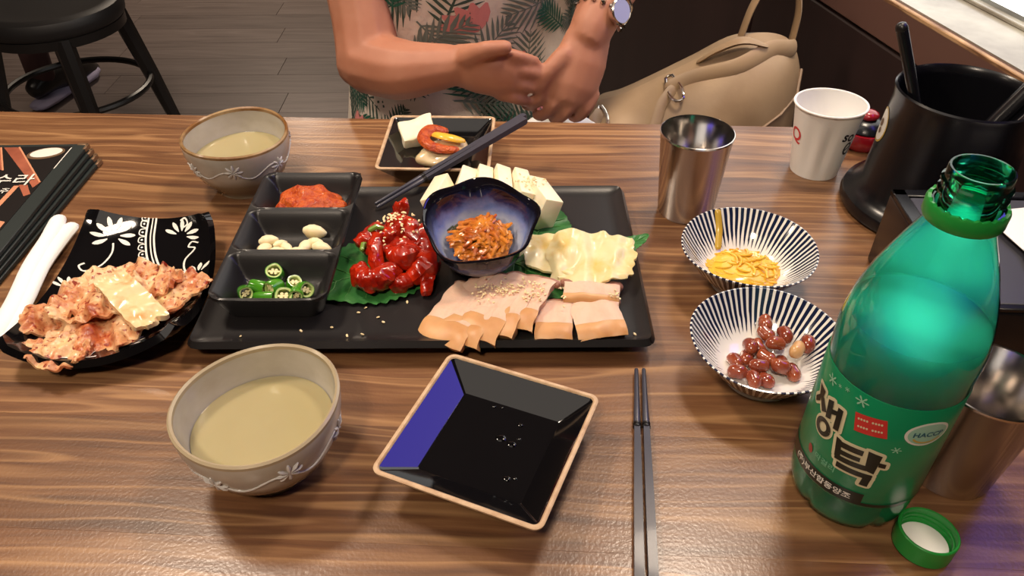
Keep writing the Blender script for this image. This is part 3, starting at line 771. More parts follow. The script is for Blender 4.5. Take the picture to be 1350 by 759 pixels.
# lace band
c0 = [(.055, .180), (.055, .160), (.060, .138), (.068, .118), (.071, .108)]
for off, wd in ((0, .0018), (.0042, .0012), (.0075, .0018)):
    curl([(x + off, y) for x, y in c0], wd)
cc = catmull([(x, y, 0) for x, y in c0], 5)
for i in range(0, len(cc) - 1, 2):
    x, y = cc[i].x - .0045, cc[i].y
    curl([(x + .0035, y + .004), (x - .001, y + .003), (x - .002, y), (x - .001, y - .003), (x + .0035, y - .004)], .001)
    pat.append(ell2(x + .001, y, .0011, .0011, 0, 8))
curl([(.064, .106), (.080, .102), (.090, .098)], .0014); curl([(.066, .103), (.082, .098), (.090, .094)], .001)
curl([(.062, .022), (.066, .038), (.082, .048), (.092, .046)], .0016); flower(.078, .014, .5, .012, 4, 2.0); flower(.096, .030, .4, .011, 3, 1.6)
for k in range(6): pat.append(strip2([(.040 + k * .004, .006), (.041 + k * .004, .016)], .0014))
pat.append(strip2([(.036, .005), (.066, .004)], .0014)); pat.append(ell2(.108, .056, .003, .002, .6, 10))
for q in pat: mk('white_stroke', pdrape(q), M['white_ink'], t, False)

# --- rolled wet towel
t = thing('rolled_tissue', 'folded white paper napkin rolled lengthwise lying left of plate', 'napkin', (0, 0, 0))
pth = [(-.424, .470, .757), (-.428, .510, .758), (-.437, .555, .759), (-.440, .590, .760), (-.441, .612, .761), (-.446, .634, .760)]
mk('roll', tube(catmull(pth, 6), [.0105, .0095, .0085, .0085, .0082, .0088, .0078], 14, fy=.62), M['cloth_white'], t)
mk('outer_fold', tube(catmull([(-.417, .468, .756), (-.421, .510, .757), (-.428, .560, .758), (-.429, .598, .759), (-.429, .622, .759)], 6), [.0085, .0076, .0068, .0075, .0080], 12, fy=.6), M['cloth_white'], t)

# --- chopsticks
def chopstick(label, a, b, group, roll=0):
    a, b = Vector(a), Vector(b); d = b - a; L_ = d.length
    t = thing('chopstick', label, 'chopstick', a, 0, group); t.rotation_mode = 'QUATERNION'
    t.rotation_quaternion = d.to_track_quat('X', 'Z')
    mk('shaft', tube([(.058, 0, 0), (.12, 0, 0), (L_ - .004, 0, 0)], [.0030, .0040, .0046], 4, up=(0, 0, 1), square=True), M['black_wood'], t, ang=30)
    mk('tip', tube([(0, 0, 0), (.03, 0, 0), (.055, 0, 0)], [.0016, .0021, .0027], 10), M['black_wood'], t)
    for x in (.0555, .058): mk('groove_ring', tube([(x - .0008, 0, 0), (x + .0008, 0, 0)], .0031, 10, round_ends=False), M['dark_metal'], t)
    return t
g = 'black chopsticks at the near place'
chopstick('black chopstick, left of the near pair lying on table', (.0972, .430, Z + .0040), (.0705, .203, Z + .0040), g)
chopstick('black chopstick, right of the near pair lying on table', (.1030, .430, Z + .0040), (.0800, .204, Z + .0040), g)
g = 'black chopsticks across the far dish'
chopstick('black chopstick resting on far dish rim, front of the pair', (-.1310, .6375, Z + TZ + .004), (.0165, .7500, Z + .0570), g)
chopstick('black chopstick resting on far dish rim, back of the pair', (-.1335, .6435, Z + TZ + .004), (.0160, .7585, Z + .0570), g)

# --- menus (a stack)
mo = Vector((-.470, .771))
ML, MW = .300, .205
descr = ['topmost black menu with brown photo print on the stack at left', 'black menu second from top in the stack at left', 'black menu third from top in the stack at left', 'black menu at bottom of the stack at left']
for k in range(4):
    z = Z + .0026 + (3 - k) * .0048
    t = thing('menu', descr[k], 'menu', (mo.x + .0042 * k, mo.y - .0030 * k, z), R(1 - .7 * k), 'stacked menus')
    mk('cover', box(MW, ML, .0042, (-MW / 2, -ML / 2, 0), .0006, 1), M['menu_page'], t)
    mk('corner_clip', join(box(.012, .004, .0052, (-.006, -.001, 0), .0005, 1), box(.003, .012, .0052, (-.0008, -.006, 0), .0005, 1)), M['kraft'], t)
    if k == 0:
        zt = .00235; OX = -.014
        mk('cover_print', mv(box(MW - .020, ML - .012, .0003, (-MW / 2 - .006, -ML / 2, 0)), 0, 0, zt), M['menu_black'], t)
        up = lambda vf, dz=.0003: mv(vf, OX, 0, zt + dz)
        poly = lambda *p: ([Vector((x, y, 0)) for x, y in p], [tuple(range(len(p)))])
        mk('white_dish_print', up(ell2(-.0238, -.0200, .0165, .0098, .25, 24), .0006), M['white_ink'], t)
        mk('white_dish_rim', up(ell2(-.0238, -.0212, .0195, .0125, .25, 24), .0004), M['kraft'], t)
        mk('brown_print', up(poly((-.059, -.007), (-.003, -.082), (-.006, -.092), (-.028, -.064), (-.076, -.007))), M['brick_print'], t)
        for i in range(5):
            x = -.079 - i * .017
            mk('brown_print', up(poly((x, -.007), (x - .014, -.007), (x + .016, -.052), (x + .026, -.057))), M['brick_print'], t)
            mk('tan_edge_print', up(strip2([(x, -.007), (x + .026, -.057)], .0018), .0006), M['brick_print2'], t)
        mk('brown_print', up(poly((-.023, -.086), (-.014, -.086), (-.003, -.104), (-.008, -.108))), M['brick_print'], t)
        mk('tan_edge_print', up(strip2([(-.059, -.007), (-.003, -.082)], .0018), .0006), M['brick_print2'], t)
        mk('tan_print', up(strip2([(-.024, -.088), (-.026, -.150)], .0055), .0005), M['brick_print2'], t)
        mk('tan_print', up(poly((-.022, -.148), (-.004, -.154), (-.004, -.166), (-.022, -.160)), .0006), M['brick_print2'], t)
        mk('white_line_print', up(strip2([(-.001, -.009), (-.001, -.054)], .0012)), M['white_ink'], t)
        mk('title_lettering', up(mv(text('수라', .024, .0002), -.033, -.0785), .0010), M['white_ink'], t)
        mk('small_lettering', up(mv(text('- 주', .011, .0001), -.035, -.099), .0010), M['white_ink'], t)

# --- utensil holder
t = thing('utensil_holder', 'black cylindrical utensil holder with flared base at right', 'holder', (.420, .664, Z))
HH = .126
mk('body', lathe([(0, .002), (.072, .002), (.077, 0), (.0815, .003), (.0825, .008), (.0805, .014), (.075, .017), (.0715, .021), (.066, .030), (.0608, HH - .01), (.0622, HH - .004), (.0626, HH), (.0610, HH + .0015), (.0588, HH - .001), (.0574, HH - .008), (.0590, .012), (.055, .008), (0, .0075)], 72), M['black_plastic'], t)
emb = lambda a0, z0: (lambda x, y: Vector(((.0667 - .065 * (z0 + y - .030)) * math.cos(a0 + x / .064), (.0667 - .065 * (z0 + y - .030)) * math.sin(a0 + x / .064), z0 + y)))
mk('round_emblem', drape(refine(ell2(0, 0, .014, .0155, 0, 24), .004), emb(R(164), .085)), M['white_ink'], t)
mk('emblem_ring', drape(refine(strip2([(0.0150 * math.cos(k * .262), .0166 * math.sin(k * .262)) for k in range(25)], .0016), .004), emb(R(164), .085)), M['badge_gold'], t)
mk('emblem_mark', drape(refine(join(ell2(-.001, .002, .006, .004, .5, 12), ell2(.002, -.005, .004, .003, .2, 12)), .004), lambda x, y: emb(R(164), .085)(x, y) * 1.0 + Vector((-.0004, -.0001, 0))), M['kraft'], t)
hx, hy = .420, .664
def utensil(label, a, b, r_, flat=1.):
    a, b = Vector(a), Vector(b); d = b - a
    o = thing('kitchen_utensil', label, 'utensil', a, 0, 'utensils in the holder'); o.rotation_mode = 'QUATERNION'; o.rotation_quaternion = d.to_track_quat('X', 'Z')
    mk('handle', tube([(0, 0, 0), (d.length * .5, 0, 0), (d.length, 0, 0)], [r_ * .7, r_ * .9, r_], 12, fy=flat), M['black_plastic'], o)
    mk('end_cap', tube([(d.length, 0, 0), (d.length + .002, 0, 0)], r_ * 1.04, 12, fy=flat), M['dark_metal'], o)
    return o
utensil('slim dark metal handle standing up at left in utensil holder', (hx - .004, hy - .030, Z + .012), (hx - .0760, hy + .006, Z + .182), .0052)
utensil('thick black tongs handle leaning right in the utensil holder, upper one', (hx - .030, hy - .020, Z + .012), (hx + .090, hy - .010, Z + .205), .0095, .8)
utensil('thick black tongs handle leaning right in the utensil holder, lower one', (hx - .026, hy - .034, Z + .012), (hx + .094, hy - .032, Z + .190), .0095, .8)

# --- napkin box
t = thing('napkin_box', 'black rectangular napkin box with grey top beside utensil holder', 'box', (.418, .494, Z), R(-3))
BX, BY, BH = .182, .158, .072
mk('body', box(BX, BY, BH, (0, 0, BH / 2), .003, 2), M['black_plastic'], t)
mk('top_rim', join(box(BX, .010, .005, (0, BY / 2 - .005, BH + .002), .001, 1), box(BX, .006, .004, (0, -BY / 2 + .003, BH + .0015), .001, 1), box(.012, BY, .005, (-BX / 2 + .006, 0, BH + .002), .001, 1), box(.012, BY, .005, (BX / 2 - .006, 0, BH + .002), .001, 1)), M['black_plastic'], t)
mk('lid_panel', box(BX - .026, BY - .018, .003, (0, -.002, BH + .0012), .0005, 1), M['box_top'], t)
for k, (x0, y0, a, lab) in enumerate(((.018, .018, .15, 'upper white paper napkin folded over the napkin box top'), (.024, -.010, -.25, 'lower white paper napkin curling from the napkin box'))):
    fn = lambda u, v: Vector(((u - .5) * .088, (v - .5) * .060, .003 + .016 * u * (1 - v) + .006 * math.sin(u * 3 + k) * (1 - v)))
    o = mk('paper_napkin', sheet(fn, 12, 10, .0006), M['white_paper']); place(o, (.418 + x0, .494 + y0, Z + BH + .0025 + .003 * (1 - k)), (0, 0, a)); tag(o, lab, 'napkin', 'napkins in the box')

# --- red lidded pot behind the paper cup
t = thing('red_lidded_pot', 'small dark red lidded pot on far edge behind utensil holder', 'pot', (.402, .795, Z))
mk('pot', lathe([(0, 0), (.020, 0), (.026, .006), (.028, .014), (.0262, .021), (.024, .021), (0, .018)], 32), M['red_gloss'], t)
mk('lid', lathe([(.0215, .021), (.0235, .0225), (.021, .028), (.012, .033), (.0, .035)], 32), M['black_plastic'], t)
mk('knob', mv(ball(.0115, .0115, .006, 2), 0, 0, .037), M['red_gloss'], t)

# ================================================================== BOTTLE
bx_, by_, br = .2245, .3205, .0386
t = thing('rice_wine_bottle', 'open green plastic rice wine bottle with green label, right foreground', 'bottle', (bx_, by_, Z))
def petal_fn(p, a):
    f = max(0., 1 - p.z / .022)
    k = 1 - .16 * f * (abs(math.sin(2.5 * a + .5)) < .33) * (1 - abs(math.sin(2.5 * a + .5)) / .33)
    return Vector((p.x * k, p.y * k, p.z))
prof = [(0, .008), (.012, .006), (.020, .001), (.026, 0), (.0315, .002), (.0358, .008), (.0378, .016), (br, .026), (br, .034), (br, .122), (br + .0004, .130), (br + .0006, .142), (.0383, .152), (.0360, .165), (.0322, .179), (.0272, .193), (.0225, .2045), (.0185, .2135), (.0163, .220), (.0157, .225),
        (.0157, .2275), (.0186, .2280), (.0186, .2292), (.0157, .2297), (.0150, .2315), (.0150, .2345), (.0163, .2354), (.0163, .2364), (.0150, .2375), (.0150, .2400), (.0163, .2409), (.0163, .2418), (.0150, .2428), (.0150, .2478), (.0146, .2490), (.0136, .2490), (.0132, .2478), (.0132, .2300), (.0140, .222)]
mk('shell', lathe(prof, 80, petal_fn), M['pet'], t)
LV = .156
lp = [(0, .0088), (.012, .007), (.020, .0022), (.026, .0014), (.0308, .003), (.035, .009), (.0370, .017), (br - .0008, .027), (br - .0008, .146), (br - .0018, LV), (.030, LV + .0002), (0, LV + .0002)]
o = mk('rice_wine_filling', lathe(lp, 64, petal_fn), M['milk'], t, ang=60); o['label'] = 'milky rice wine inside bottle'
mk('tamper_ring', lathe([(.0165, .2215), (.0188, .2212), (.0194, .2225), (.0194, .2290), (.0186, .2305), (.0170, .2305)], 64, lambda p, a: Vector((p.x, p.y, p.z + (.0006 * math.sin(a * 24) if p.z > .23 else 0)))), M['cap'], t)
HM = lambda h: .011 + .975 * h
def bwrap(off): return lambda x, y: Vector(((br + off) * math.cos(x), (br + off) * math.sin(x), HM(y)))
lo_, hi_ = HM(.0232), HM(.1130)
mk('label_wrap', lathe([(br + .0001, lo_ - .0012), (br + .0006, lo_), (br + .0006, hi_), (br + .0001, hi_ + .0006)], 96), M['label_green'], t)
def band(h0, h1, a0, a1, off, m, name):
    n = 48; V = []; F = []
    for i in range(n + 1):
        a = R(a0 + (a1 - a0) * i / n); V += [bwrap(off)(a, h0), bwrap(off)(a, h1)]
    for i in range(n): F.append((2 * i, 2 * i + 2, 2 * i + 3, 2 * i + 1))
    return mk(name, (V, F), m, t)
band(.0240, .0350, 150, 252, .0009, M['label_dark'], 'black_band'); band(.0240, .0268, 252, 510, .0009, M['label_dark'], 'black_line')
# stroke quads of the big two-syllable name: (degrees, height)
QS = [[(-182.6, .0935), (-172.2, .093), (-172.6, .0863), (-177.4, .0849)], [(-175.2, .0894), (-175.4, .0828), (-181.1, .0788), (-183.3, .0815)], [(-176.6, .0868), (-171.0, .0882), (-162.9, .0812), (-168.6, .0785)],
      [(-165.5, .0915), (-159.5, .0937), (-157.0, .0797), (-162.6, .0779)], [(-153.9, .0926), (-148.6, .0927), (-146.7, .076), (-152.1, .0752)], [(-159.2, .0875), (-151.6, .0899), (-151.4, .0865), (-158.5, .0837)],
      [(-146.2, .0721), (-141.0, .0714), (-137.3, .058), (-142.6, .0573)], [(-144.7, .0706), (-122.0, .0724), (-121.9, .0679), (-143.0, .0662)], [(-142.3, .0643), (-122.5, .0658), (-122.1, .0622), (-141.5, .0605)], [(-142.6, .0592), (-115.4, .0612), (-114.9, .0568), (-141.7, .0552)],
      [(-119.0, .0738), (-107.5, .0725), (-108.5, .0558), (-116.4, .0573)], [(-108.3, .0668), (-102.2, .0664), (-102.0, .0626), (-107.6, .0629)],
      [(-138.8, .054), (-109.0, .0544), (-108.3, .0502), (-138.3, .0496)], [(-115.1, .0523), (-108.4, .0541), (-109.2, .0433), (-116.0, .0436)]]
K = br * math.pi / 180                                             # metres per degree on the label
def grow(q, g):
    c = [Vector((a * K, h, 0)) for a, h in q]
    if sum((c[i].x * c[(i + 1) % 4].y - c[(i + 1) % 4].x * c[i].y) for i in range(4)) < 0: c = c[::-1]
    if g == 0: return c, [(0, 1, 2, 3)]
    out = []
    for i in range(4):                                             # rounded outset
        p, a, b = c[i], c[i - 1], c[(i + 1) % 4]
        n1 = Vector(((p - a).y, -(p - a).x, 0)).normalized(); n2 = Vector(((b - p).y, -(b - p).x, 0)).normalized()
        for s in (0, .5, 1): out.append(p + (n1.lerp(n2, s)).normalized() * g)
    return out, [tuple(range(len(out)))]
ringo = (-161.6 * K, .0697)
def lab(vf, off): return drape(refine(vf, .004), lambda x, y: bwrap(off)(x / br, y))
mk('name_outline', lab(join(*[grow(q, .0021) for q in QS], ell2(ringo[0], ringo[1], .0076, .0086, .1, 28)), .0010), M['cream_ink'], t)
mk('name_strokes', lab(join(*[grow(q, 0) for q in QS], strip2([(ringo[0] + .0045 * math.cos(k * math.pi / 16), ringo[1] + .0052 * math.sin(k * math.pi / 16)) for k in range(33)], .0032)), .0014), M['label_dark'], t)
mk('red_box', lab(grow([(-139.9, .0981), (-115.4, .1015), (-110.2, .0875), (-135.7, .0843)], 0), .0010), M['label_red'], t)
ln = []
for row in range(2):
    for k in range(9):
        u = .10 + .09 * k; a = -138.0 + 24.5 * u + row * 1.9; h = .0945 + .0034 * u - row * .0056
        if k != 4: ln.append(ell2(a * K, h, .0006, .0009, .1, 8))
mk('red_box_marks', lab(join(*ln), .0013), M['cream_ink'], t)
def flake(a, h, s):
    return join(*[strip2([(a * K, h), (a * K + s * math.cos(q * math.pi / 3), h + s * math.sin(q * math.pi / 3))], s * .2) for q in range(6)], *[ell2(a * K + s * .7 * math.cos(q * math.pi / 3), h + s * .7 * math.sin(q * math.pi / 3), s * .22, s * .16, q, 6) for q in range(6)])
pgi = mat('pale_green_ink', S(150, 200, 170), .4)
for fa, fh, fs in ((-138.2, .1075, .0040), (-152.7, .1085, .0017), (-170, .1050, .0040), (-160, .1065, .0014), (-99.9, .0796, .0028)): mk('snowflake_print', lab(flake(fa, fh, fs), .0010), pgi, t)
bc = (-80.4, .0940)
mk('badge_disc', lab(ell2(bc[0] * K, bc[1], .0128, .0098, 0, 32), .0010), M['white_ink'], t)
mk('badge_inner', lab(ell2(bc[0] * K, bc[1], .0112, .0084, 0, 32), .0012), mat('badge_pale', S(150, 196, 176), .4), t)
mk('badge_lettering', lab(mv(text('HACCP', .0052, .00015), bc[0] * K, bc[1]), .0015), mat('badge_blue', S(20, 90, 110), .4), t)
mk('badge_arc', lab(strip2([(bc[0] * K + .0085 * math.cos(q), bc[1] - .0005 + .0062 * math.sin(q)) for q in [math.pi * (1.15 + .7 * k / 12) for k in range(13)]], .0012), .0014), M['badge_gold'], t)
mk('band_lettering', lab(mv(text('(주)부산합동양조', .0060, .00012), -149.0 * K, .0296), .0013), M['white_ink'], t)
mk('small_lettering', lab(mv(text('막걸리', .0056, .0001), -148.5 * K, .0446), .0010), mat('pale_ink', S(110, 176, 140), .4), t)
mk('red_leaf_mark', lab(ell2(-166.5 * K, .0450, .0020, .0036, .3, 12), .0010), mat('dull_red_ink', S(150, 60, 50), .4), t)
# cap lying open side up
t = thing('bottle_cap', 'green screw cap lying open side up in front of bottle', 'cap', (.2585, .2765, Z + .0006), 0, None, (R(-4), R(3), 0))
def capfn(p, a): return Vector((p.x, p.y, p.z)) * 1.0
mk('shell', lathe([(0, 0), (.0165, 0), (.0178, .001)] + [(.0180, .003), (.0182, .0148), (.0176, .0155), (.0166, .0152), (.0163, .0045), (.0155, .003), (0, .003)], 72, lambda p, a: p * 1.0 if p.z < .0025 or p.length < .0172 else Vector((p.x * (1 + .008 * math.sin(a * 36)), p.y * (1 + .008 * math.sin(a * 36)), p.z))), M['cap'], t)
mk('thread', tube([(.0161 * math.cos(k * .25), .0161 * math.sin(k * .25), .007 + .005 * k / 40) for k in range(41)], .0006, 6), M['cap'], t)
mk('liner', lathe([(.0150, .0031), (.0150, .0044), (.0140, .0048), (0, .0048)], 48), M['white_paper'], t)

# ================================================================== FOOD
ZT = Z + TZ                                                       # tray floor
# sauce heap
o = mk('bean_paste', scl(ball(.033, .024, .015, 4, .009, 75, 3.2), 1, 1, 1), M['ssamjang']); place(o, (-.194, .630, ZT + .011)); tag(o, 'heap of orange red soybean paste in top compartment of divided dish', 'sauce')
# garlic
gl = [(-.2195, .5665, 1.0, .2), (-.2200, .5560, 1.05, 1.2), (-.2085, .5640, .75, .6), (-.2005, .5580, .85, 2.2), (-.2075, .5520, .95, .1), (-.1915, .5530, .8, .3), (-.1810, .5810, 1.25, -.1), (-.1845, .5595, 1.0, 1.3), (-.1765, .5655, 1.0, -.4), (-.1705, .5585, 1.05, -.2)]
gd = ['upper clove at far left of the garlic', 'lower clove at far left of the garlic', 'smallest clove in the middle of left cluster', 'round clove at right end of left cluster', 'clove at front of left cluster', 'small clove at front between both clusters', 'longest clove lying alone at the back right', 'round upright clove at left of right cluster', 'clove at the back of right cluster', 'clove at front right end']
gv = lathe([(0, -.0085), (.002, -.008), (.0048, -.004), (.0056, .000), (.0048, .005), (.0028, .0085), (.0012, .0105), (0, .011)], 16, lambda p, a: Vector((p.x * (1 + .12 * math.cos(a)), p.y, p.z)))
gv = rot(gv, R(90), 'Y')
gm = None
for i, (x, y, s, a) in enumerate(gl):
    if gm is None: o = mk('garlic_clove', gv, M['garlic']); gm = o.data
    else: o = bpy.data.objects.new('garlic_clove', gm); COL.objects.link(o)
    o.scale = (s * .92, s, s); place(o, (x, y, ZT + .0130 + (.002 if i in (0, 6) else 0)), (random.uniform(-.4, .4), random.uniform(-.25, .25), a)); tag(o, 'peeled garlic clove, ' + gd[i], 'garlic', 'peeled garlic cloves')
# green chili slices
def chili_slice(i, loc, r_, h, rt, lab_):
    t = thing('chili_slice', lab_, 'chili', loc, 0, 'green chili slices', rt)
    fn = lambda p, a: Vector((p.x * (1 + .06 * math.sin(2 * a + i)), p.y * (1 + .06 * math.cos(3 * a + i)), p.z))
    mk('skin', lathe([(r_ * .96, -h / 2), (r_, -h * .4), (r_ * 1.02, 0), (r_, h * .4), (r_ * .96, h / 2), (r_ * .90, h / 2), (r_ * .90, -h / 2), (r_ * .96, -h / 2)], 20, fn), M['chili'], t)
    mk('flesh', lathe([(r_ * .90, -h / 2 + .0003), (r_ * .90, h / 2 - .0001), (r_ * .70, h / 2 - .0006), (r_ * .66, 0), (r_ * .70, -h / 2 + .0006), (r_ * .90, -h / 2 + .0003)], 20, fn), M['chili_in'], t)
    mk('core', join(box(r_ * 1.4, r_ * .22, h * .7, (0, 0, 0)), *[mv(ball(r_ * .22, r_ * .17, r_ * .12, 1), r_ * .34 * math.cos(q), r_ * .30 * math.sin(q), h * .30) for q in (.8, 2.2, 3.9, 5.4)]), M['seed'], t)
cs = [(-.2215, .4965, .0062, .014, (R(60), R(-20), .7), 'tallest slice at far left of the chili pile'), (-.2115, .5035, .0062, .014, (R(88), 0, 1.2), 'slice showing its side, left of the middle'), (-.2005, .5165, .0072, .010, (R(28), R(4), 0), 'round slice on top at the back of chili pile'), (-.1990, .5030, .0068, .012, (R(72), R(25), -.7), 'slice showing skin in middle of pile'), (-.1835, .5075, .0064, .010, (R(22), R(18), .4), 'round slice at the back right of pile'), (-.1875, .4905, .0080, .010, (R(30), R(3), .1), 'widest round slice at front of pile'), (-.1735, .4995, .0070, .011, (R(52), R(40), .5), 'slice at the right end of pile'), (-.2035, .4900, .0052, .016, (R(85), 0, 1.5), 'flat slice lying at the front left of pile'), (-.1785, .4940, .0060, .012, (R(70), R(-30), .3), 'slice tucked at front right of pile')]
for i, (x, y, r_, h, rt, d) in enumerate(cs): chili_slice(i, (x, y, ZT + .0125 + (.005 if i == 2 else 0)), r_, h, rt, 'green chili ' + d)

# perilla leaves
def leaf(label, loc, rt, L_, Wd, bend, seed):
    t = thing('perilla_leaf', label, 'leaf', loc, 0, 'perilla leaves', rt)
    def fn(u, v, off=0.):
        s = max(.0, min(1., v)); wv = Wd * (math.sin(math.pi * s ** .8) ** .75) * (1 + .035 * math.sin(s * 88) * (abs(u - .5) * 2) ** 3)
        x = (u - .5) * 2 * wv * .5; y = (s - .35) * L_
        vein = -.0008 * abs(math.sin((s * 6.5 - abs(u - .5) * 2.4) * math.pi))
        z = .0012 + vein + bend * (abs(u - .5) * 2) ** 2 * .5 + .0022 * noise.noise(Vector((x * 60, y * 60, seed))) + .0016
        return Vector((x, y, z + off))
    mk('blade', sheet(lambda u, v: fn(u, .004 + v * .992), 26, 60, .0006), M['perilla'], t)
    veins = [tube([fn(.5, s / 10, .0002) for s in range(1, 11)], [.0010, .0003], 5)]
    for s in range(1, 6):
        for sd in (-1, 1): veins.append(tube([fn(.5 + sd * q * .42, .10 + s * .13 + q * .14, .0002) for q in (0, .33, .66, 1)], [.0006, .00025], 5))
    mk('veins', join(*veins), M['vein'], t)
leaf('large green perilla leaf under the red salad', (-.110, .545, ZT), (0, 0, R(118)), .118, .096, .002, 1.)
leaf('green perilla leaf between blue bowl and pork slices', (.012, .540, ZT), (0, 0, R(-125)), .100, .070, .003, 2.)
leaf('green perilla leaf behind the blue bowl near tofu', (.024, .590, ZT + .002), (0, 0, R(-20)), .076, .062, .002, 3.)
leaf('narrow perilla leaf tip poking out at right end of platter', (.094, .564, ZT + .002), (R(8), 0, R(-62)), .056, .026, .001, 4.)

# red spicy salad pieces
sp = [((-.1310, .5600, .017), [(0, 0, 0), (.010, .006, .004), (.020, .006, .002)], [.008, .010, .008], 'bent piece at the back left'),
      ((-.1040, .5875, .022), [(0, 0, 0), (.003, .004, .008), (.005, .004, .014)], [.006, .007, .0055], 'knob standing up at the top'),
      ((-.1300, .5180, .014), [(0, .006, 0), (.006, -.008, .001), (.018, -.009, .002), (.027, .001, .002)], [.007, .009, .0095, .009], 'curled prawn-like piece at the front left'),
      ((-.1165, .5560, .026), [(0, 0, 0), (-.002, -.014, -.002), (.001, -.028, -.009)], [.0065, .0065, .006], 'strip running down the middle'),
      ((-.1085, .5600, .023), [(0, 0, 0), (.012, .006, .004), (.022, -.002, .000)], [.010, .012, .010], 'lump in the middle of heap'),
      ((-.0860, .5680, .018), [(0, 0, 0), (.008, -.008, .003), (.012, -.020, 0)], [.010, .011, .010], 'lump at the back right'),
      ((-.0800, .5380, .014), [(0, 0, 0), (.006, -.008, .000), (-.002, -.016, -.004)], [.0105, .0115, .009], 'lump at the right end'),
      ((-.0990, .5380, .018), [(0, 0, 0), (.008, -.004, .002), (.014, .004, .001)], [.010, .011, .009], 'lump in front of the middle'),
      ((-.1010, .5140, .0085), [(0, 0, 0), (.006, -.003, .001), (.013, .003, .001)], [.0065, .007, .006], 'small piece at the front'),
      ((-.0735, .5200, .0075), [(0, .004, .004), (.001, -.004, .001), (.001, -.012, -.002)], [.006, .005, .004], 'drip of sauce at the front right'),
      ((-.1050, .5520, .013), [(-.018, .006, 0), (.010, -.004, -.002), (.026, .002, -.002)], [.009, .012, .010], 'piece underneath the heap'),
      ((-.0950, .5500, .012), [(-.020, .012, 0), (.002, .004, .002), (.016, -.012, -.002)], [.010, .014, .011], 'broad piece underneath the heap')]
for i, (lo2, pts, rd, d) in enumerate(sp):
    vf = tube(catmull(pts, 8), [r_ * 1.10 for r_ in rd], 18)
    vf = ([v + Vector((1, 1, 1)) * 0 + v.normalized() * 0.0042 * noise.noise(v * 170 + Vector((i * 3.1, 0, 0))) if v.length > 1e-6 else v for v in vf[0]], vf[1])
    o = mk('spicy_salad_piece', vf, M['salad']); place(o, (lo2[0], lo2[1], ZT + lo2[2])); tag(o, 'glossy red spicy salad ' + d, 'salad', 'red spicy salad pieces')
for i, (x, y, z, a) in enumerate(((-.1185, .556, .0345, .4), (-.1290, .550, .020, 1.2))):
    o = mk('scallion_piece', tube([(-.005, 0, 0), (.001, .002, .001), (.006, 0, 0)], [.0022, .0026, .0020], 8), M['scallion']); place(o, (x, y, ZT + z), (0, .1, a)); tag(o, ('green scallion bit on top of the red salad', 'green scallion bit at left side of red salad')[i], 'scallion', 'scallion bits')

def seed_stuff(name, label, fnp, n, size=.0014):
    pts = [fnp() for _ in range(n)]
    o = mk(name, seeds(pts, size), M['sesame']); tag(o, label, 'sesame', None, 'stuff'); return o
def salad_seed():
    a = random.gauss(0, 1); b = random.gauss(0, 1); x = -.100 + .010 * a; y = .564 + .011 * b
    return (x, y, ZT + .0395 - .0022 * (a * a + b * b) + .001)
seed_stuff('sesame_seeds', 'pale sesame seeds scattered on top of the red salad', salad_seed, 70, .0017)
tp = [(-.127, .484), (-.122, .490), (-.110, .478), (-.146, .466), (-.132, .456), (-.155, .503), (-.024, .632), (-.100, .617), (.098, .456), (-.158, .492), (-.217, .456), (-.105, .472), (.052, .604), (-.120, .4575), (-.088, .497), (-.170, .462)]
o = mk('sesame_seeds', seeds([(x, y, ZT + .001) for x, y in tp], .0018), M['sesame']); tag(o, 'loose sesame seeds strewn over the black platter', 'sesame', None, 'stuff')

# tofu slices behind the bowl
tf = [(-.0665, .624, -14, 'first from the left, sloping down'), (-.0490, .6385, -6, 'second from the left'), (-.0310, .6420, 0, 'third from the left'), (-.0125, .6410, 4, 'third from the right'), (.0065, .6350, 8, 'second from the right'), (.0265, .6200, 20, 'at the right end with sesame')]
tfm = None
for i, (x, y, a, d) in enumerate(tf):
    vf = box(.015 if i < 5 else .020, .046, .034, (0, 0, 0), .0012, 2)
    vf = ([v + Vector((noise.noise(v * 70 + Vector((i, 0, 0))), noise.noise(v * 70 + Vector((0, i, 5))), noise.noise(v * 70 + Vector((9, 0, i))))) * .0012 for v in vf[0]], vf[1])
    o = mk('tofu_slice', vf, M['tofu']); place(o, (x, y, ZT + .0185), (0, R(-24 if i == 0 else 22), R(a))); tag(o, 'white tofu slice behind blue bowl, ' + d, 'tofu', 'tofu slices on the platter')
def tofu_seed():
    k = random.random(); return (.020 + .010 * random.gauss(0, .7) - .010 * (k < .3), .628 + .010 * random.gauss(0, .8), ZT + .0372 + random.uniform(-.0006, .0012))
seed_stuff('sesame_seeds', 'toasted sesame seeds on the right-hand tofu slices', tofu_seed, 34, .0015)

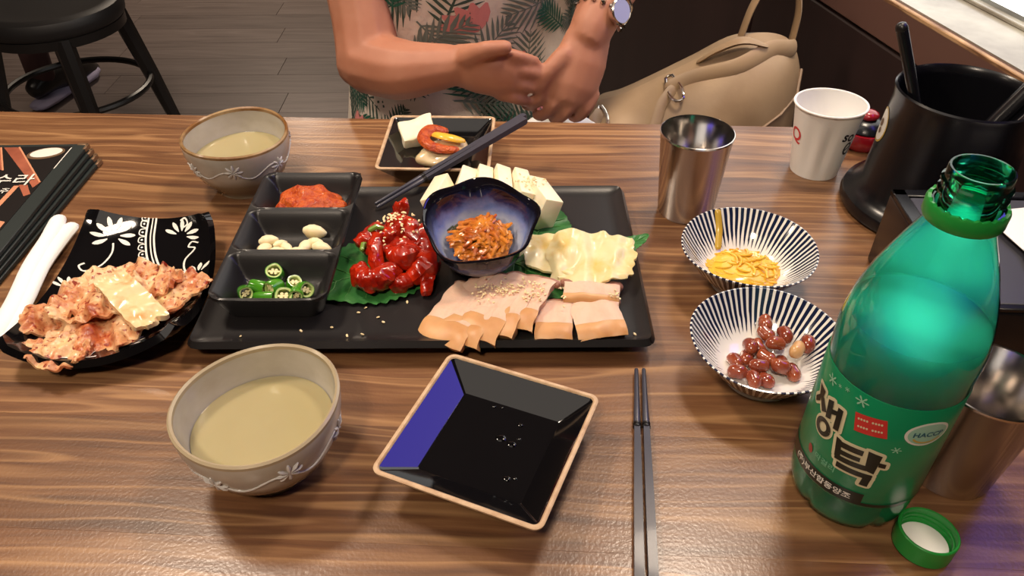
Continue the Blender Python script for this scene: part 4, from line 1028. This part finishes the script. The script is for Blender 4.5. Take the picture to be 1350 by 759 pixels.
# white kimchi / pickled cabbage
def cabbage(label, loc, rt, sx, sy, seed, m, name='cabbage_leaf', grp=None, amp=.006, cat='cabbage', fr=42, curl_=.0, th=.0022, n=34, rnd=.8, ruf=.5):
    def fn(u, v):
        p, q = u * 2 - 1, v * 2 - 1
        P_, Q_ = p * math.sqrt(1 - q * q / 2), q * math.sqrt(1 - p * p / 2)          # square to disc
        P_, Q_ = p + (P_ - p) * rnd, q + (Q_ - q) * rnd
        an = math.atan2(Q_, P_); k = 1 + .20 * noise.noise(Vector((math.cos(an) * 1.6, math.sin(an) * 1.6, seed))) + .07 * noise.noise(Vector((math.cos(an) * 6, math.sin(an) * 6, seed + 2)))
        x, y = P_ * sx / 2 * k, Q_ * sy / 2 * k; e = min(1., math.hypot(P_, Q_))
        z = amp * noise.noise(Vector((x * fr, y * fr * .35, seed))) + amp * .5 * noise.noise(Vector((x * fr * 2.4, y * fr * 1.4, seed + 4)))
        z += amp * .55 * e ** 3 * math.sin(an * 11 + seed * 3 + 4 * noise.noise(Vector((x * 40, y * 40, seed)))) * ruf
        z += curl_ * p * p
        return Vector((x, y, z))
    vf = sheet(fn, n, n, th)
    o = mk(name, vf, m, ang=70); place(o, loc, rt); tag(o, label, cat, grp); return o
cabbage('pale pickled cabbage leaf at right on platter, lower left one', (.048, .548, ZT + .011), (R(9), R(6), R(-6)), .074, .054, 1.3, M['pickle'], 'pickled_cabbage', 'pickled cabbage leaves', .0070, rnd=.40, ruf=.1)
cabbage('pale pickled cabbage leaf at right on platter, upper one folded on top', (.069, .534, ZT + .020), (R(14), R(-8), R(-8)), .080, .060, 5.7, M['pickle'], 'pickled_cabbage', 'pickled cabbage leaves', .0100, rnd=.45, ruf=.15)
cabbage('small pickled cabbage strip tucked beneath the two leaves', (.060, .514, ZT + .009), (R(20), R(2), R(2)), .046, .022, 8.2, M['pickle'], 'pickled_cabbage', 'pickled cabbage leaves', .006)

# boiled pork slices
def pork(label, loc, rt, sx, sy, seed, th=.0085):
    t = thing('pork_slice', label, 'pork', loc, 0, 'boiled pork slices', rt)
    def blob2(u, v):
        x, y = (u - .5) * sx, (v - .5) * sy
        j = .0022 * noise.noise(Vector((y * 90, seed, 0))) ; i_ = .0024 * noise.noise(Vector((x * 90, seed, 4)))
        x += j; y += i_ * (1 if v > .5 else .6)
        z = .0016 * noise.noise(Vector((x * 70, y * 70, seed))) - .004 * ((v - .5) * 2) ** 4 - .0016 * ((u - .5) * 2) ** 6
        return Vector((x, y, z + th))
    mk('meat', sheet(lambda u, v: blob2(u, .32 + v * .68), 14, 16, th), M['pork'], t, ang=60)
    mk('fat_rind', sheet(lambda u, v: blob2(u, v * .33) + Vector((0, 0, .0006 * math.sin(v * 3.14))), 14, 8, th * 1.02), M['pork_fat'], t, ang=70)
    mk('lean_edge', tube([blob2(u / 10, .985) + Vector((0, .0006, -th * .45)) for u in range(11)], th * .42, 8), M['pork_lean'], t)
    return t
pk = [(-.043, .4770, 0, -30, .068, 'first of the fanned row from the left'), (-.031, .4790, .0020, -29, .070, 'second of the fanned row from the left'), (-.019, .4805, .0040, -27, .068, 'third of the fanned row from the left'), (-.007, .4825, .0058, -25, .064, 'fourth of the fanned row from the left'), (.006, .4855, .0074, -24, .058, 'last and topmost of the fanned row')]
for i, (x, y, z, a, ly, d) in enumerate(pk): pork('boiled pork belly slice, ' + d, (x, y, ZT + z + .001), (R(9), R(-7), R(a)), .045, ly, i * 2.7 + 1)
pork('boiled pork slice lying flat between fanned row and stacked pieces', (.034, .470, ZT + .001), (R(4), 0, R(-3)), .030, .044, 14.)
pork('boiled pork slice at right front, thick with pale rind', (.069, .469, ZT + .001), (R(5), R(-2), R(8)), .040, .042, 17., .010)
pork('boiled pork slice at right back under pickled cabbage', (.066, .497, ZT + .006), (R(16), R(2), R(-4)), .046, .022, 21., .010)
def pork_seed():
    k = random.random(); x = -.030 + .056 * k + random.gauss(0, .004); y = .492 - .003 * k + random.gauss(0, .006)
    return (x, y, ZT + .0168 + .0055 * k + random.uniform(-.001, .0008) + (y - .49) * .10)
seed_stuff('sesame_seeds', 'toasted sesame seeds along the fanned pork slices', pork_seed, 130, .0014)
o = mk('sesame_seeds', seeds([(.043 + random.gauss(0, .003), .488 + random.gauss(0, .006), ZT + .0135) for _ in range(12)] + [(.083 + random.gauss(0, .004), .486 + random.gauss(0, .003), ZT + .0155) for _ in range(10)], .0015), M['sesame']); tag(o, 'sesame seeds on the two right-hand pork slices', 'sesame', None, 'stuff')

# far dish food
o = mk('tofu_piece', ([v + Vector((noise.noise(v * 60), noise.noise(v * 60 + Vector((3, 1, 0))), noise.noise(v * 60 + Vector((0, 7, 2))))) * .003 for v in refine(box(.040, .030, .020, (0, 0, 0), .002, 2), .008)[0]], refine(box(.040, .030, .020, (0, 0, 0), .002, 2), .008)[1]), M['tofu'])
place(o, (-.103, .776, Z + .0275), (R(22), R(-10), R(14))); tag(o, 'white tofu piece leaning in the far square dish', 'tofu')
o = mk('dumpling', scl(ball(.029, .021, .011, 4, .006, 60, 4.4), 1, 1, 1), M['dumpling']); place(o, (-.0745, .730, Z + .0275), (0, 0, .5)); tag(o, 'pale translucent wrapped morsel in the far square dish', 'dumpling')
o = mk('chili_paste', tube(catmull([(-.073, .757, .790), (-.086, .752, .794), (-.093, .738, .793), (-.086, .724, .791), (-.070, .718, .789), (-.058, .722, .787)], 5), [.006, .008, .007, .0065, .006, .004], 10, fy=.7), M['ssamjang']); tag(o, 'orange red chili paste smeared over the wrapped morsel', 'sauce')
o = mk('kimchi_strip', tube(catmull([(-.081, .744, .793), (-.072, .735, .7955), (-.060, .734, .793), (-.052, .738, .789)], 5), [.005, .006, .006, .004], 10, fy=.5), M['yellow']); tag(o, 'yellowish kimchi strip lying on the wrapped morsel', 'kimchi')

# yellow pickle strands
V = []
for k in range(80):
    a = random.uniform(0, 6.28); r_ = .027 * math.sqrt(random.random()); cx, cy = r_ * math.cos(a) * 1.12, r_ * math.sin(a)
    b = random.uniform(-.6, .6) + (1.57 if random.random() < .2 else 0); L_ = random.uniform(.006, .012); h = .0125 + .007 * (1 - (r_ / .026) ** 2) * random.random()
    V.append(tube(catmull([(cx + math.cos(b + q * .4) * q * L_, cy + math.sin(b + q * .4) * q * L_, h - .001 * abs(q)) for q in (-1, -.3, .4, 1)], 3), [.0010, .0013, .0010], 6, fx=1.1, fy=.9))
V.append(mv(ball(.032, .027, .0052, 3, .003, 150, 3), 0, 0, .0108))
o = mk('yellow_pickle', join(*V), M['yellow']); place(o, (.2085, .549, Z)); tag(o, 'yellow shredded pickles heaped in the far striped dish', 'pickle', None, 'stuff')
o = mk('pickle_strip', tube(catmull([(.190, .576, Z + .016), (.1915, .588, Z + .026), (.1905, .598, Z + .0395)], 5), [.0030, .0034, .0030], 8, fy=.5), mat('olive_pickle', S(196, 160, 60), .25, coat=.5)); tag(o, 'olive yellow pickle strip climbing the far striped dish wall', 'pickle')

# braised peanuts
bp_ = [(.204, .464, 0), (.202, .4535, 1), (.2145, .4485, 1), (.186, .4405, 1), (.204, .4375, 2), (.173, .430, 0), (.172, .4165, 0), (.188, .4205, 1), (.205, .4195, 1), (.2135, .4165, 0), (.2290, .4375, 0), (.2175, .4295, 2), (.1815, .4085, 0), (.192, .4095, 0), (.182, .434, 0), (.1965, .429, 1), (.196, .446, 0), (.207, .428, 0)]
bd = ['topmost in the pile, at the back', 'second from the back', 'at the back right', 'at the left of the pile top', 'in the centre on top', 'at the far left', 'at the front far left', 'bean-shaped, front of the centre', 'at the right of centre front', 'at the right front edge', 'at the far right, apart', 'pale peeled one at right', 'at the very front', 'small one at the front', 'under the left side', 'in the gap at the centre', 'under the back', 'under the right side']
pv = lathe([(0, -.0078), (.0022, -.0070), (.0042, -.0040), (.0046, -.0015), (.0043, .001), (.0046, .0035), (.0038, .0062), (.0018, .0078), (0, .0082)], 14, lambda p, a: Vector((p.x + .0010 * math.sin((p.z + .008) / .016 * math.pi), p.y, p.z)))
pv = scl(rot(pv, R(90), 'Y'), 1.02, 1.24, 1.24); pm = None
for i, (x, y, k) in enumerate(bp_):
    if i == 11: o = mk('peanut', scl(pv, 1.05, 1.05, .9), M['bean_tan'])
    elif pm is None: o = mk('peanut', pv, M['bean']); pm = o.data
    else: o = bpy.data.objects.new('peanut', pm); COL.objects.link(o)
    d = math.hypot(x - .1935, y - .430); zf = .0075 + max(0, d - .022) * .75
    place(o, (x, y, Z + zf + .0048 + .0058 * k), (random.uniform(0, 6), random.uniform(-.3, .3), random.uniform(0, 3.14))); tag(o, ('reddish brown braised peanut, ' if i != 11 else 'braised peanut, ') + bd[i], 'peanut', 'braised peanuts in the striped dish')

# napa kimchi on the patterned plate
kz = Z + .0125
kk = [(-.335, .524, .006, .090, .044, R(8), (8, 4), 'long piece across the back of the heap', .010, 0),
      (-.358, .497, .009, .056, .052, R(30), (-6, 8), 'crumpled piece at the left', .013, 0),
      (-.383, .474, .0085, .036, .032, R(12), (4, 6), 'small piece at the left end', .009, 0),
      (-.334, .456, .010, .074, .056, R(24), (7, -5), 'frilly piece at the front middle', .011, 0),
      (-.352, .436, .010, .046, .034, R(-5), (8, 5), 'yellow green piece at the front left', .009, 1),
      (-.374, .442, .0105, .024, .014, R(6), (3, 5), 'tiny scrap at the front left tip', .005, 0),
      (-.288, .502, .012, .046, .064, R(-36), (5, -12), 'yellow green piece at the right', .010, 1),
      (-.303, .516, .015, .036, .036, R(20), (5, 8), 'dark red bunch behind the pale stem', .014, 0),
      (-.345, .486, .017, .066, .046, R(14), (6, 4), 'folded piece on top in the middle', .012, 0),
      (-.331, .536, .010, .040, .026, R(-10), (10, 4), 'reddish piece at the very back', .010, 0)]
for i, (x, y, z, sx, sy, a, (rx, ry), d, am, gk) in enumerate(kk):
    cabbage('orange red napa kimchi, ' + d if not gk else 'napa kimchi leaf, ' + d, (x, y, kz + z), (R(rx), R(ry), a), sx, sy, i * 3.3 + 2, M['kimchi_green' if gk else 'kimchi'], 'kimchi_piece', 'napa kimchi pieces', am, 'kimchi', 60, 0, .0022, 40, .8, .28)
cabbage('pale thick kimchi stem laid diagonally on top of the heap', (-.310, .482, kz + .025), (R(3), R(8), R(-42)), .074, .028, 31., mat('pale_kimchi_stem', S(240, 208, 160), .25, coat=.4, sss=.25, var=(60, S(222, 160, 100), (1, 1, 1), .5, .72)), 'kimchi_piece', 'napa kimchi pieces', .0045, 'kimchi', 50, 0, .0045, 30, .35, .3)

# ================================================================== BAG
t = thing('backpack', 'beige leather backpack slumped on the bench beside the person', 'bag', (0, 0, 0))
BC = Vector((.235, .625))
ol = catmull([(.125, .464, 0), (.120, .600, 0), (.112, .670, 0), (.122, .692, 0), (.155, .702, 0), (.200, .722, 0), (.262, .752, 0), (.325, .782, 0), (.380, .778, 0), (.405, .740, 0), (.408, .680, 0), (.402, .560, 0), (.375, .464, 0), (.220, .462, 0)], 6, True)
def bag_pt(i, s, side):
    p = ol[i % len(ol)]; x = BC.x + (p.x - BC.x) * s; z = BC.y + (p.y - BC.y) * s
    y0 = .985 + (z - .5) * .22; d = .075 * math.sqrt(max(0, 1 - s ** 3.0)) + .004 * noise.noise(Vector((x * 14, z * 14, side))) * (1 - s)
    return Vector((x, y0 + side * d, z))
V = []; F = []; nr = 12; no = len(ol)
for side in (-1, 1):
    base = len(V)
    for j in range(nr + 1):
        for i in range(no): V.append(bag_pt(i, max(.02, j / nr), side))
    for j in range(nr):
        for i in range(no):
            k = (i + 1) % no; F.append((base + j * no + i, base + j * no + k, base + (j + 1) * no + k, base + (j + 1) * no + i))
    F.append(tuple(base + i for i in range(no)))
mk('body', (V, F), M['bag'], t, ang=80)
def bag_front(x, z, off=.008):
    dx, dz = x - BC.x, z - BC.y; rr = 1e-6; dl = max(1e-6, math.hypot(dx, dz))
    for i in range(no):                                            # where the ray from the middle leaves the outline
        p, q = ol[i], ol[(i + 1) % no]; ex, ez = q.x - p.x, q.y - p.y; den = dx * ez - dz * ex
        if abs(den) < 1e-12: continue
        k = ((p.x - BC.x) * ez - (p.y - BC.y) * ex) / den; m_ = ((p.x - BC.x) * dz - (p.y - BC.y) * dx) / den
        if k > 0 and -.001 <= m_ <= 1.001: rr = max(rr, k * dl)
    s = min(1., dl / rr)
    y0 = .985 + (z - .5) * .22
    return Vector((x, y0 - .075 * math.sqrt(max(0, 1 - s ** 3)) - off, z))
# strap with buckle, piping, handle
st = catmull([(.385, .772, 0), (.350, .776, 0), (.300, .758, 0), (.250, .740, 0), (.222, .727, 0)], 5)
mk('strap', tube([bag_front(p.x, p.y) for p in st], .0115, 8, fx=1, fy=.22, up=(0, -1, .3)), M['bagstrap'], t)
mk('strap_tail', tube([bag_front(x, z, .011) for x, z in ((.220, .725), (.206, .712), (.196, .692), (.190, .665), (.188, .62))], .008, 8, fy=.3, up=(0, -1, .3)), M['bag'], t)
mk('buckle', tube([bag_front(.224 + .010 * math.cos(k * .524), 0.727 + .008 * math.sin(k * .524), .017) for k in range(12)], .0022, 8, closed=True), M['brass'], t)
mk('piping', tube([bag_front(x, z, .001) for x, z in ((.408, .735), (.395, .715), (.370, .698), (.345, .685), (.325, .66), (.315, .60))], .0022, 6), M['bagseam'], t)
mk('handle', tube(catmull([(.318, 1.050, .775), (.328, 1.056, .815), (.345, 1.062, .848), (.366, 1.065, .855), (.384, 1.064, .845), (.394, 1.060, .810), (.392, 1.055, .765)], 6), .011, 8, fx=.28, fy=1, up=(0, -1, 0)), M['bag'], t)
mk('flap_fold', tube(catmull([(.262, 1.030, .752), (.285, 1.02, .774), (.312, 1.012, .787), (.340, 1.008, .782)], 5), [.006, .012, .012, .006], 8, fy=.4), M['bag'], t)
mk('ring_loop', tube([bag_front(.128 + .007 * math.cos(k * .524), .685 + .009 * math.sin(k * .524), .006) for k in range(12)], .0022, 8, closed=True), M['brass'], t)
mk('side_strap', tube(catmull([(.120, .975, .698), (.112, .960, .69), (.110, .955, .66), (.110, .96, .62)], 5), .010, 8, fy=.3, up=(0, -1, 0)), M['bag'], t)

# ================================================================== PERSON
pr = thing('person', 'person in palm-leaf print top with hands together behind the table', 'person', (0, 0, 0))
CX = -.073
def limb(pts, rad, n=12, **kw): return tube(catmull(pts, 4), rad, n, **kw)
parts = []
# torso, neck, head
parts.append(scl(ball(1, 1, 1, 3), .150, .100, .15) and mv(ball(.150, .105, .14, 3), CX, 1.085, .60))
parts.append(mv(ball(.135, .092, .20, 3), CX, 1.075, .80)); parts.append(mv(ball(.155, .095, .15, 3), CX, 1.085, .98))
parts.append(limb([(CX - .16, 1.09, 1.055), (CX, 1.095, 1.07), (CX + .16, 1.09, 1.055)], [.055, .07, .055]))
parts.append(limb([(CX, 1.095, 1.05), (CX, 1.09, 1.13), (CX, 1.08, 1.18)], [.06, .05, .05]))
parts.append(mv(ball(.074, .092, .115, 3), CX, 1.065, 1.255)); parts.append(mv(ball(.050, .055, .06, 3), CX, 1.030, 1.185))
parts.append(limb([(CX, .978, 1.262), (CX, .968, 1.242), (CX, .974, 1.232)], [.008, .013, .010])); 
for s in (-1, 1): parts.append(mv(ball(.012, .02, .03, 2), CX + s * .075, 1.075, 1.25))
# legs
for s in (-1, 1):
    parts.append(limb([(CX + s * .075, 1.08, .555), (CX + s * .10, .86, .560), (CX + s * .11, .68, .545)], [.085, .072, .056]))
    parts.append(limb([(CX + s * .11, .68, .545), (CX + s * .11, .68, .30), (CX + s * .11, .70, .08)], [.055, .050, .034]))
    parts.append(limb([(CX + s * .11, .72, .045), (CX + s * .112, .64, .035), (CX + s * .115, .55, .028)], [.036, .034, .024]))
# right arm (left in the picture)
parts.append(limb([(-.238, 1.085, 1.05), (-.205, 1.035, .93), (-.188, .985, .83), (-.184, .955, .785)], [.052, .046, .041, .040]))
parts.append(limb([(-.184, .955, .785), (-.138, .928, .785), (-.100, .915, .793), (-.070, .910, .799)], [.041, .038, .031, .025]))
# left arm
parts.append(limb([(.085, 1.10, 1.05), (.155, 1.13, .98), (.205, 1.14, .925)], [.050, .044, .040]))
parts.append(limb([(.205, 1.14, .925), (.160, 1.05, .888), (.120, .975, .858), (.098, .940, .828)], [.040, .038, .031, .027]))
# right hand: palm and five fingers
parts.append(limb([(-.070, .910, .799), (-.042, .902, .798), (-.014, .898, .794)], [.025, .032, .032], 14, fx=.6))
for k, (dx, dz, l) in enumerate(((.008, .024, .044), (.014, .008, .050), (.014, -.008, .047), (.008, -.024, .038))):
    b0 = Vector((-.016 + dx * .3, .897, .793 + dz * 1.12)); parts.append(limb([b0, b0 + Vector((l * .45, -.006, -.002)), b0 + Vector((l * .8, .002, -.010)), b0 + Vector((l, .010, -.016))], [.0086, .0080, .0075, .0068], 8))
parts.append(limb([(-.052, .893, .816), (-.030, .880, .830), (-.006, .878, .834)], [.013, .011, .009], 8))
# left hand hanging towards the lap
parts.append(limb([(.098, .940, .828), (.087, .925, .797), (.077, .914, .770)], [.027, .034, .034], 14, fy=.6, up=(0, 1, 0)))
for k, (dx, l) in enumerate(((-.026, .042), (-.009, .050), (.008, .048), (.025, .040))):
    b0 = Vector((.076 + dx * 1.15, .908 + abs(dx) * .2, .766 - dx * .35)); parts.append(limb([b0, b0 + Vector((-l * .25, -.010, -l * .40)), b0 + Vector((-l * .50, -.002, -l * .75)), b0 + Vector((-l * .66, .010, -l * .85))], [.0086, .0080, .0075, .0068], 8))
parts.append(limb([(.066, .918, .808), (.046, .906, .792), (.034, .902, .772)], [.013, .011, .009], 8))
bo = mk('body', join(*parts), M['skin'], pr)
rm = bo.modifiers.new('remesh', 'REMESH'); rm.mode = 'VOXEL'; rm.voxel_size = .0036; rm.use_smooth_shade = True
sm = bo.modifiers.new('smooth', 'SMOOTH'); sm.factor = .5; sm.iterations = 3
# face and hair
for s in (-1, 1): mk('eye', mv(ball(.013, .006, .007, 2), CX + s * .030, .981, 1.262), M['eye'], pr)
mk('mouth', tube([(CX - .022, .984, 1.206), (CX, .977, 1.204), (CX + .022, .984, 1.206)], [.003, .006, .003], 8), M['lip'], pr)
hv = ball(.086, .104, .122, 4)
mk('hair', mv(([v if not (v.y < -.045 and v.z < .06) else Vector((v.x, -.03 + v.y * .2, v.z)) for v in hv[0]], hv[1]), CX, 1.078, 1.268), M['hair'], pr)
# shirt
def shirt_pt(u, v, off=0.):
    a = u * 2 * math.pi; z = .585 + v * .485
    k = [.178, .168, .160, .160, .168, .172, .160, .10]; dpt = [.128, .118, .112, .112, .115, .112, .098, .075]
    tt = v * 7; i = min(6, int(tt)); q = tt - i
    rx = k[i] + (k[i + 1] - k[i]) * q; ry = dpt[i] + (dpt[i + 1] - dpt[i]) * q
    fold = 1 + .030 * math.sin(a * 7 + z * 9) * max(0, 1 - v * 1.6) + .012 * math.sin(a * 13 + z * 17)
    e = .86
    c, s = math.cos(a), math.sin(a)
    return Vector((CX + (rx * fold + off) * math.copysign(abs(c) ** e, c), 1.082 + (ry * fold + off) * math.copysign(abs(s) ** e, s), z + (.02 * math.cos(2 * a) * (v > .95))))
sh = mk('shirt', sheet(lambda u, v: shirt_pt(u, v), 96, 40, -.002), M['shirt'], pr, ang=80)
for (a_, b_, c_) in (((-.225, 1.085, 1.04), (-.212, 1.045, .965), (-.203, 1.020, .915)), ((.075, 1.095, 1.045), (.130, 1.12, 1.01), (.165, 1.128, .970))):
    mk('sleeve', tube([a_, b_, c_], [.066, .062, .064], 16, round_ends=False), M['shirt'], sh)
# printed palm fronds and flowers on the shirt front
def on_shirt(off): return lambda x, y: shirt_pt(((x / (2 * math.pi * .15)) + .75) % 1.0, max(.0, min(.97, (y - .585) / .485)), off)
random.seed(21)
NM = [0]
def motif(name, vf, key):
    NM[0] += 1; mk(name, drape(refine(vf, .012), on_shirt(.0008 + .00003 * NM[0])), M[key], sh, False)
def frond(cx, cy, a, L_, n=10, sp_=1.0):
    out = [strip2([(cx + math.cos(a) * L_ * s, cy + math.sin(a) * L_ * s) for s in (0, .25, .5, .75, 1)], [.0022, .001])]
    for k in range(1, n):
        s = k / n
        for sd in (-1, 1):
            b = a + sd * (.95 - .35 * s) * sp_; l = L_ * .46 * math.sin(math.pi * (s * .8 + .15))
            x, y = cx + math.cos(a) * L_ * s, cy + math.sin(a) * L_ * s
            out.append(strip2([(x + math.cos(b) * l * q, y + math.sin(b) * l * q - .08 * l * q * q) for q in (0, .3, .65, 1)], [.0012, .0036, .0030, .0005]))
    return join(*out)
for k in range(12): motif('printed_spot', ell2(random.uniform(-.2, .2), random.uniform(.64, .90), .010, .020, random.random() * 3, 14), 'creamp')
for k in range(80):
    x = -.23 + .46 * ((k * .618) % 1.0); y = .62 + .29 * ((k * .755) % 1.0)
    motif('printed_palm_leaf', frond(x, y, random.uniform(0, 6.28), random.uniform(.055, .085)), ('palm', 'palm2', 'palm2', 'palm', 'palm3')[k % 5])
    if k % 5 == 3:
        x += .03; a = random.uniform(.5, 2.6)
        motif('printed_flower', join(*[strip2([(x + math.cos(a + (q - 2) * .42) * .036 * s, y + math.sin(a + (q - 2) * .42) * .036 * s) for s in (0, .35, .7, 1)], [.003, .014, .014, .003]) for q in range(5)]), 'pinkp')
# trousers
pt = []
for s in (-1, 1):
    pt.append(limb([(CX + s * .078, 1.09, .560), (CX + s * .102, .86, .565), (CX + s * .112, .675, .545)], [.100, .084, .070], 16))
    pt.append(limb([(CX + s * .112, .68, .545), (CX + s * .112, .69, .30), (CX + s * .112, .71, .12)], [.068, .066, .062], 16))
pt.append(mv(ball(.170, .12, .11, 3), CX, 1.10, .575))
tr_ = mk('trousers', join(*pt), M['pants'], pr)
rm = tr_.modifiers.new('remesh', 'REMESH'); rm.mode = 'VOXEL'; rm.voxel_size = .009; rm.use_smooth_shade = True
# watch and bracelet on the wrist
def wrist_ring(c, d, r_, th, wd):
    d = Vector(d).normalized(); q = d.to_track_quat('Z', 'Y'); out = []
    return [Vector(c) + q @ Vector((r_ * math.cos(k * math.pi / 16), r_ * math.sin(k * math.pi / 16), 0)) for k in range(32)]
wd_ = (-.022, -.035, -.030)
t = thing('wristwatch', 'silver wristwatch with round pale dial on raised wrist', 'watch', (.110, .957, .843))
ring_ = wrist_ring((0, 0, 0), wd_, .0318, 0, 0)
for k in range(0, 32, 2):
    p = ring_[k]; mk('band_link', mv(ball(.0042, .0055, .0042, 1), p.x, p.y, p.z), M['brass'], t)
fd = Vector((.55, -.55, .35)); ax = Vector(wd_).normalized(); fd = (fd - ax * fd.dot(ax)).normalized()
q = fd.to_track_quat('Z', 'Y').to_matrix().to_4x4()
mk('case', tr(lathe([(0, -.002), (.0150, -.002), (.0160, .001), (.0160, .006), (.0145, .0075), (.0138, .0065), (0, .0065)], 28), Matrix.Translation(fd * .032) @ q), M['brass'], t)
mk('dial', tr(lathe([(.0138, .0067), (0, .0067)], 28), Matrix.Translation(fd * .032) @ q), mat('pale_blue_dial', S(150, 150, 196), .2), t)
o = mk('bracelet', tube([p + Vector((.119, .972, .856)) for p in wrist_ring((0, 0, 0), wd_, .0335, 0, 0)], .0018, 6, closed=True), M['brass']); tag(o, 'thin silver bracelet above the wristwatch', 'bracelet')
# white cloth on the lap
def clo(u, v): return Vector(((u - .5) * .085, (v - .5) * .08, .012 * noise.noise(Vector((u * 3, v * 3, 1.7))) + .020 * math.sin(u * math.pi) * math.sin(v * math.pi)))
o = mk('white_cloth', sheet(clo, 20, 18, .004), M['cloth_white'], None, True, 80); place(o, (.064, .956, .696), (R(-20), R(4), .2)); tag(o, 'crumpled white cloth on the lap behind the table edge', 'cloth')

# ================================================================== STOOL AND SHOE
t = thing('round_stool', 'round black padded stool with splayed legs on the floor', 'stool', (-1.275, 2.150, 0), R(20))
mk('seat_pad', lathe([(0, .450), (.10, .452), (.155, .456), (.172, .459), (.188, .452), (.195, .436), (.193, .418), (.185, .408), (0, .408)], 48), M['black_leather'], t)
mk('seat_ring', lathe([(.180, .408), (.186, .406), (.186, .382), (.176, .382), (.176, .408)], 48), M['dark_metal'], t)
for k in range(4):
    a = R(12 + 90 * k); c, s = math.cos(a), math.sin(a)
    mk('leg', tube([(c * .165, s * .165, .40), (c * .205, s * .205, .20), (c * .240, s * .240, 0.006)], [.026, .023, .018], 8, round_ends=False), M['dark_metal'], t)
mk('foot_ring', tube([(.200 * math.cos(k * math.pi / 24), .200 * math.sin(k * math.pi / 24), .205) for k in range(48)], .010, 8, closed=True), M['dark_metal'], t)
t = thing('shoe', 'dark shoe with pale lavender sole under the black stool', 'shoe', (-1.55, 2.56, 0), R(78))
SL = [(-.150, .034), (-.10, .038), (-.03, .036), (.05, .044), (.105, .044), (.145, .026), (.160, .004)]
def shoe_ring(x, w, z, h): return [Vector((x, w * math.cos(k * math.pi / 8), z + h * (.5 + .5 * math.sin(k * math.pi / 8)))) for k in range(16)]
mk('sole', join(tube([(x, 0, .021) for x, w in SL], [w for x, w in SL], 16, fx=1, fy=.5, up=(0, 0, 1))), M['sole'], t)
mk('upper', tube([(-.140, 0, .075), (-.11, 0, .082), (-.06, 0, .080), (0, 0, .062), (.06, 0, .046), (.11, 0, .036), (.145, 0, .026)], [.034, .042, .042, .042, .040, .036, .020], 16, fx=.92, fy=1.0, up=(0, 0, 1)), M['dark_metal'], t)
mk('collar', tube([(-.10, 0, .10), (-.095, 0, .17), (-.09, 0, .22)], [.042, .044, .046], 16), mat('dark_maroon_knit', S(60, 34, 34), .8), t)
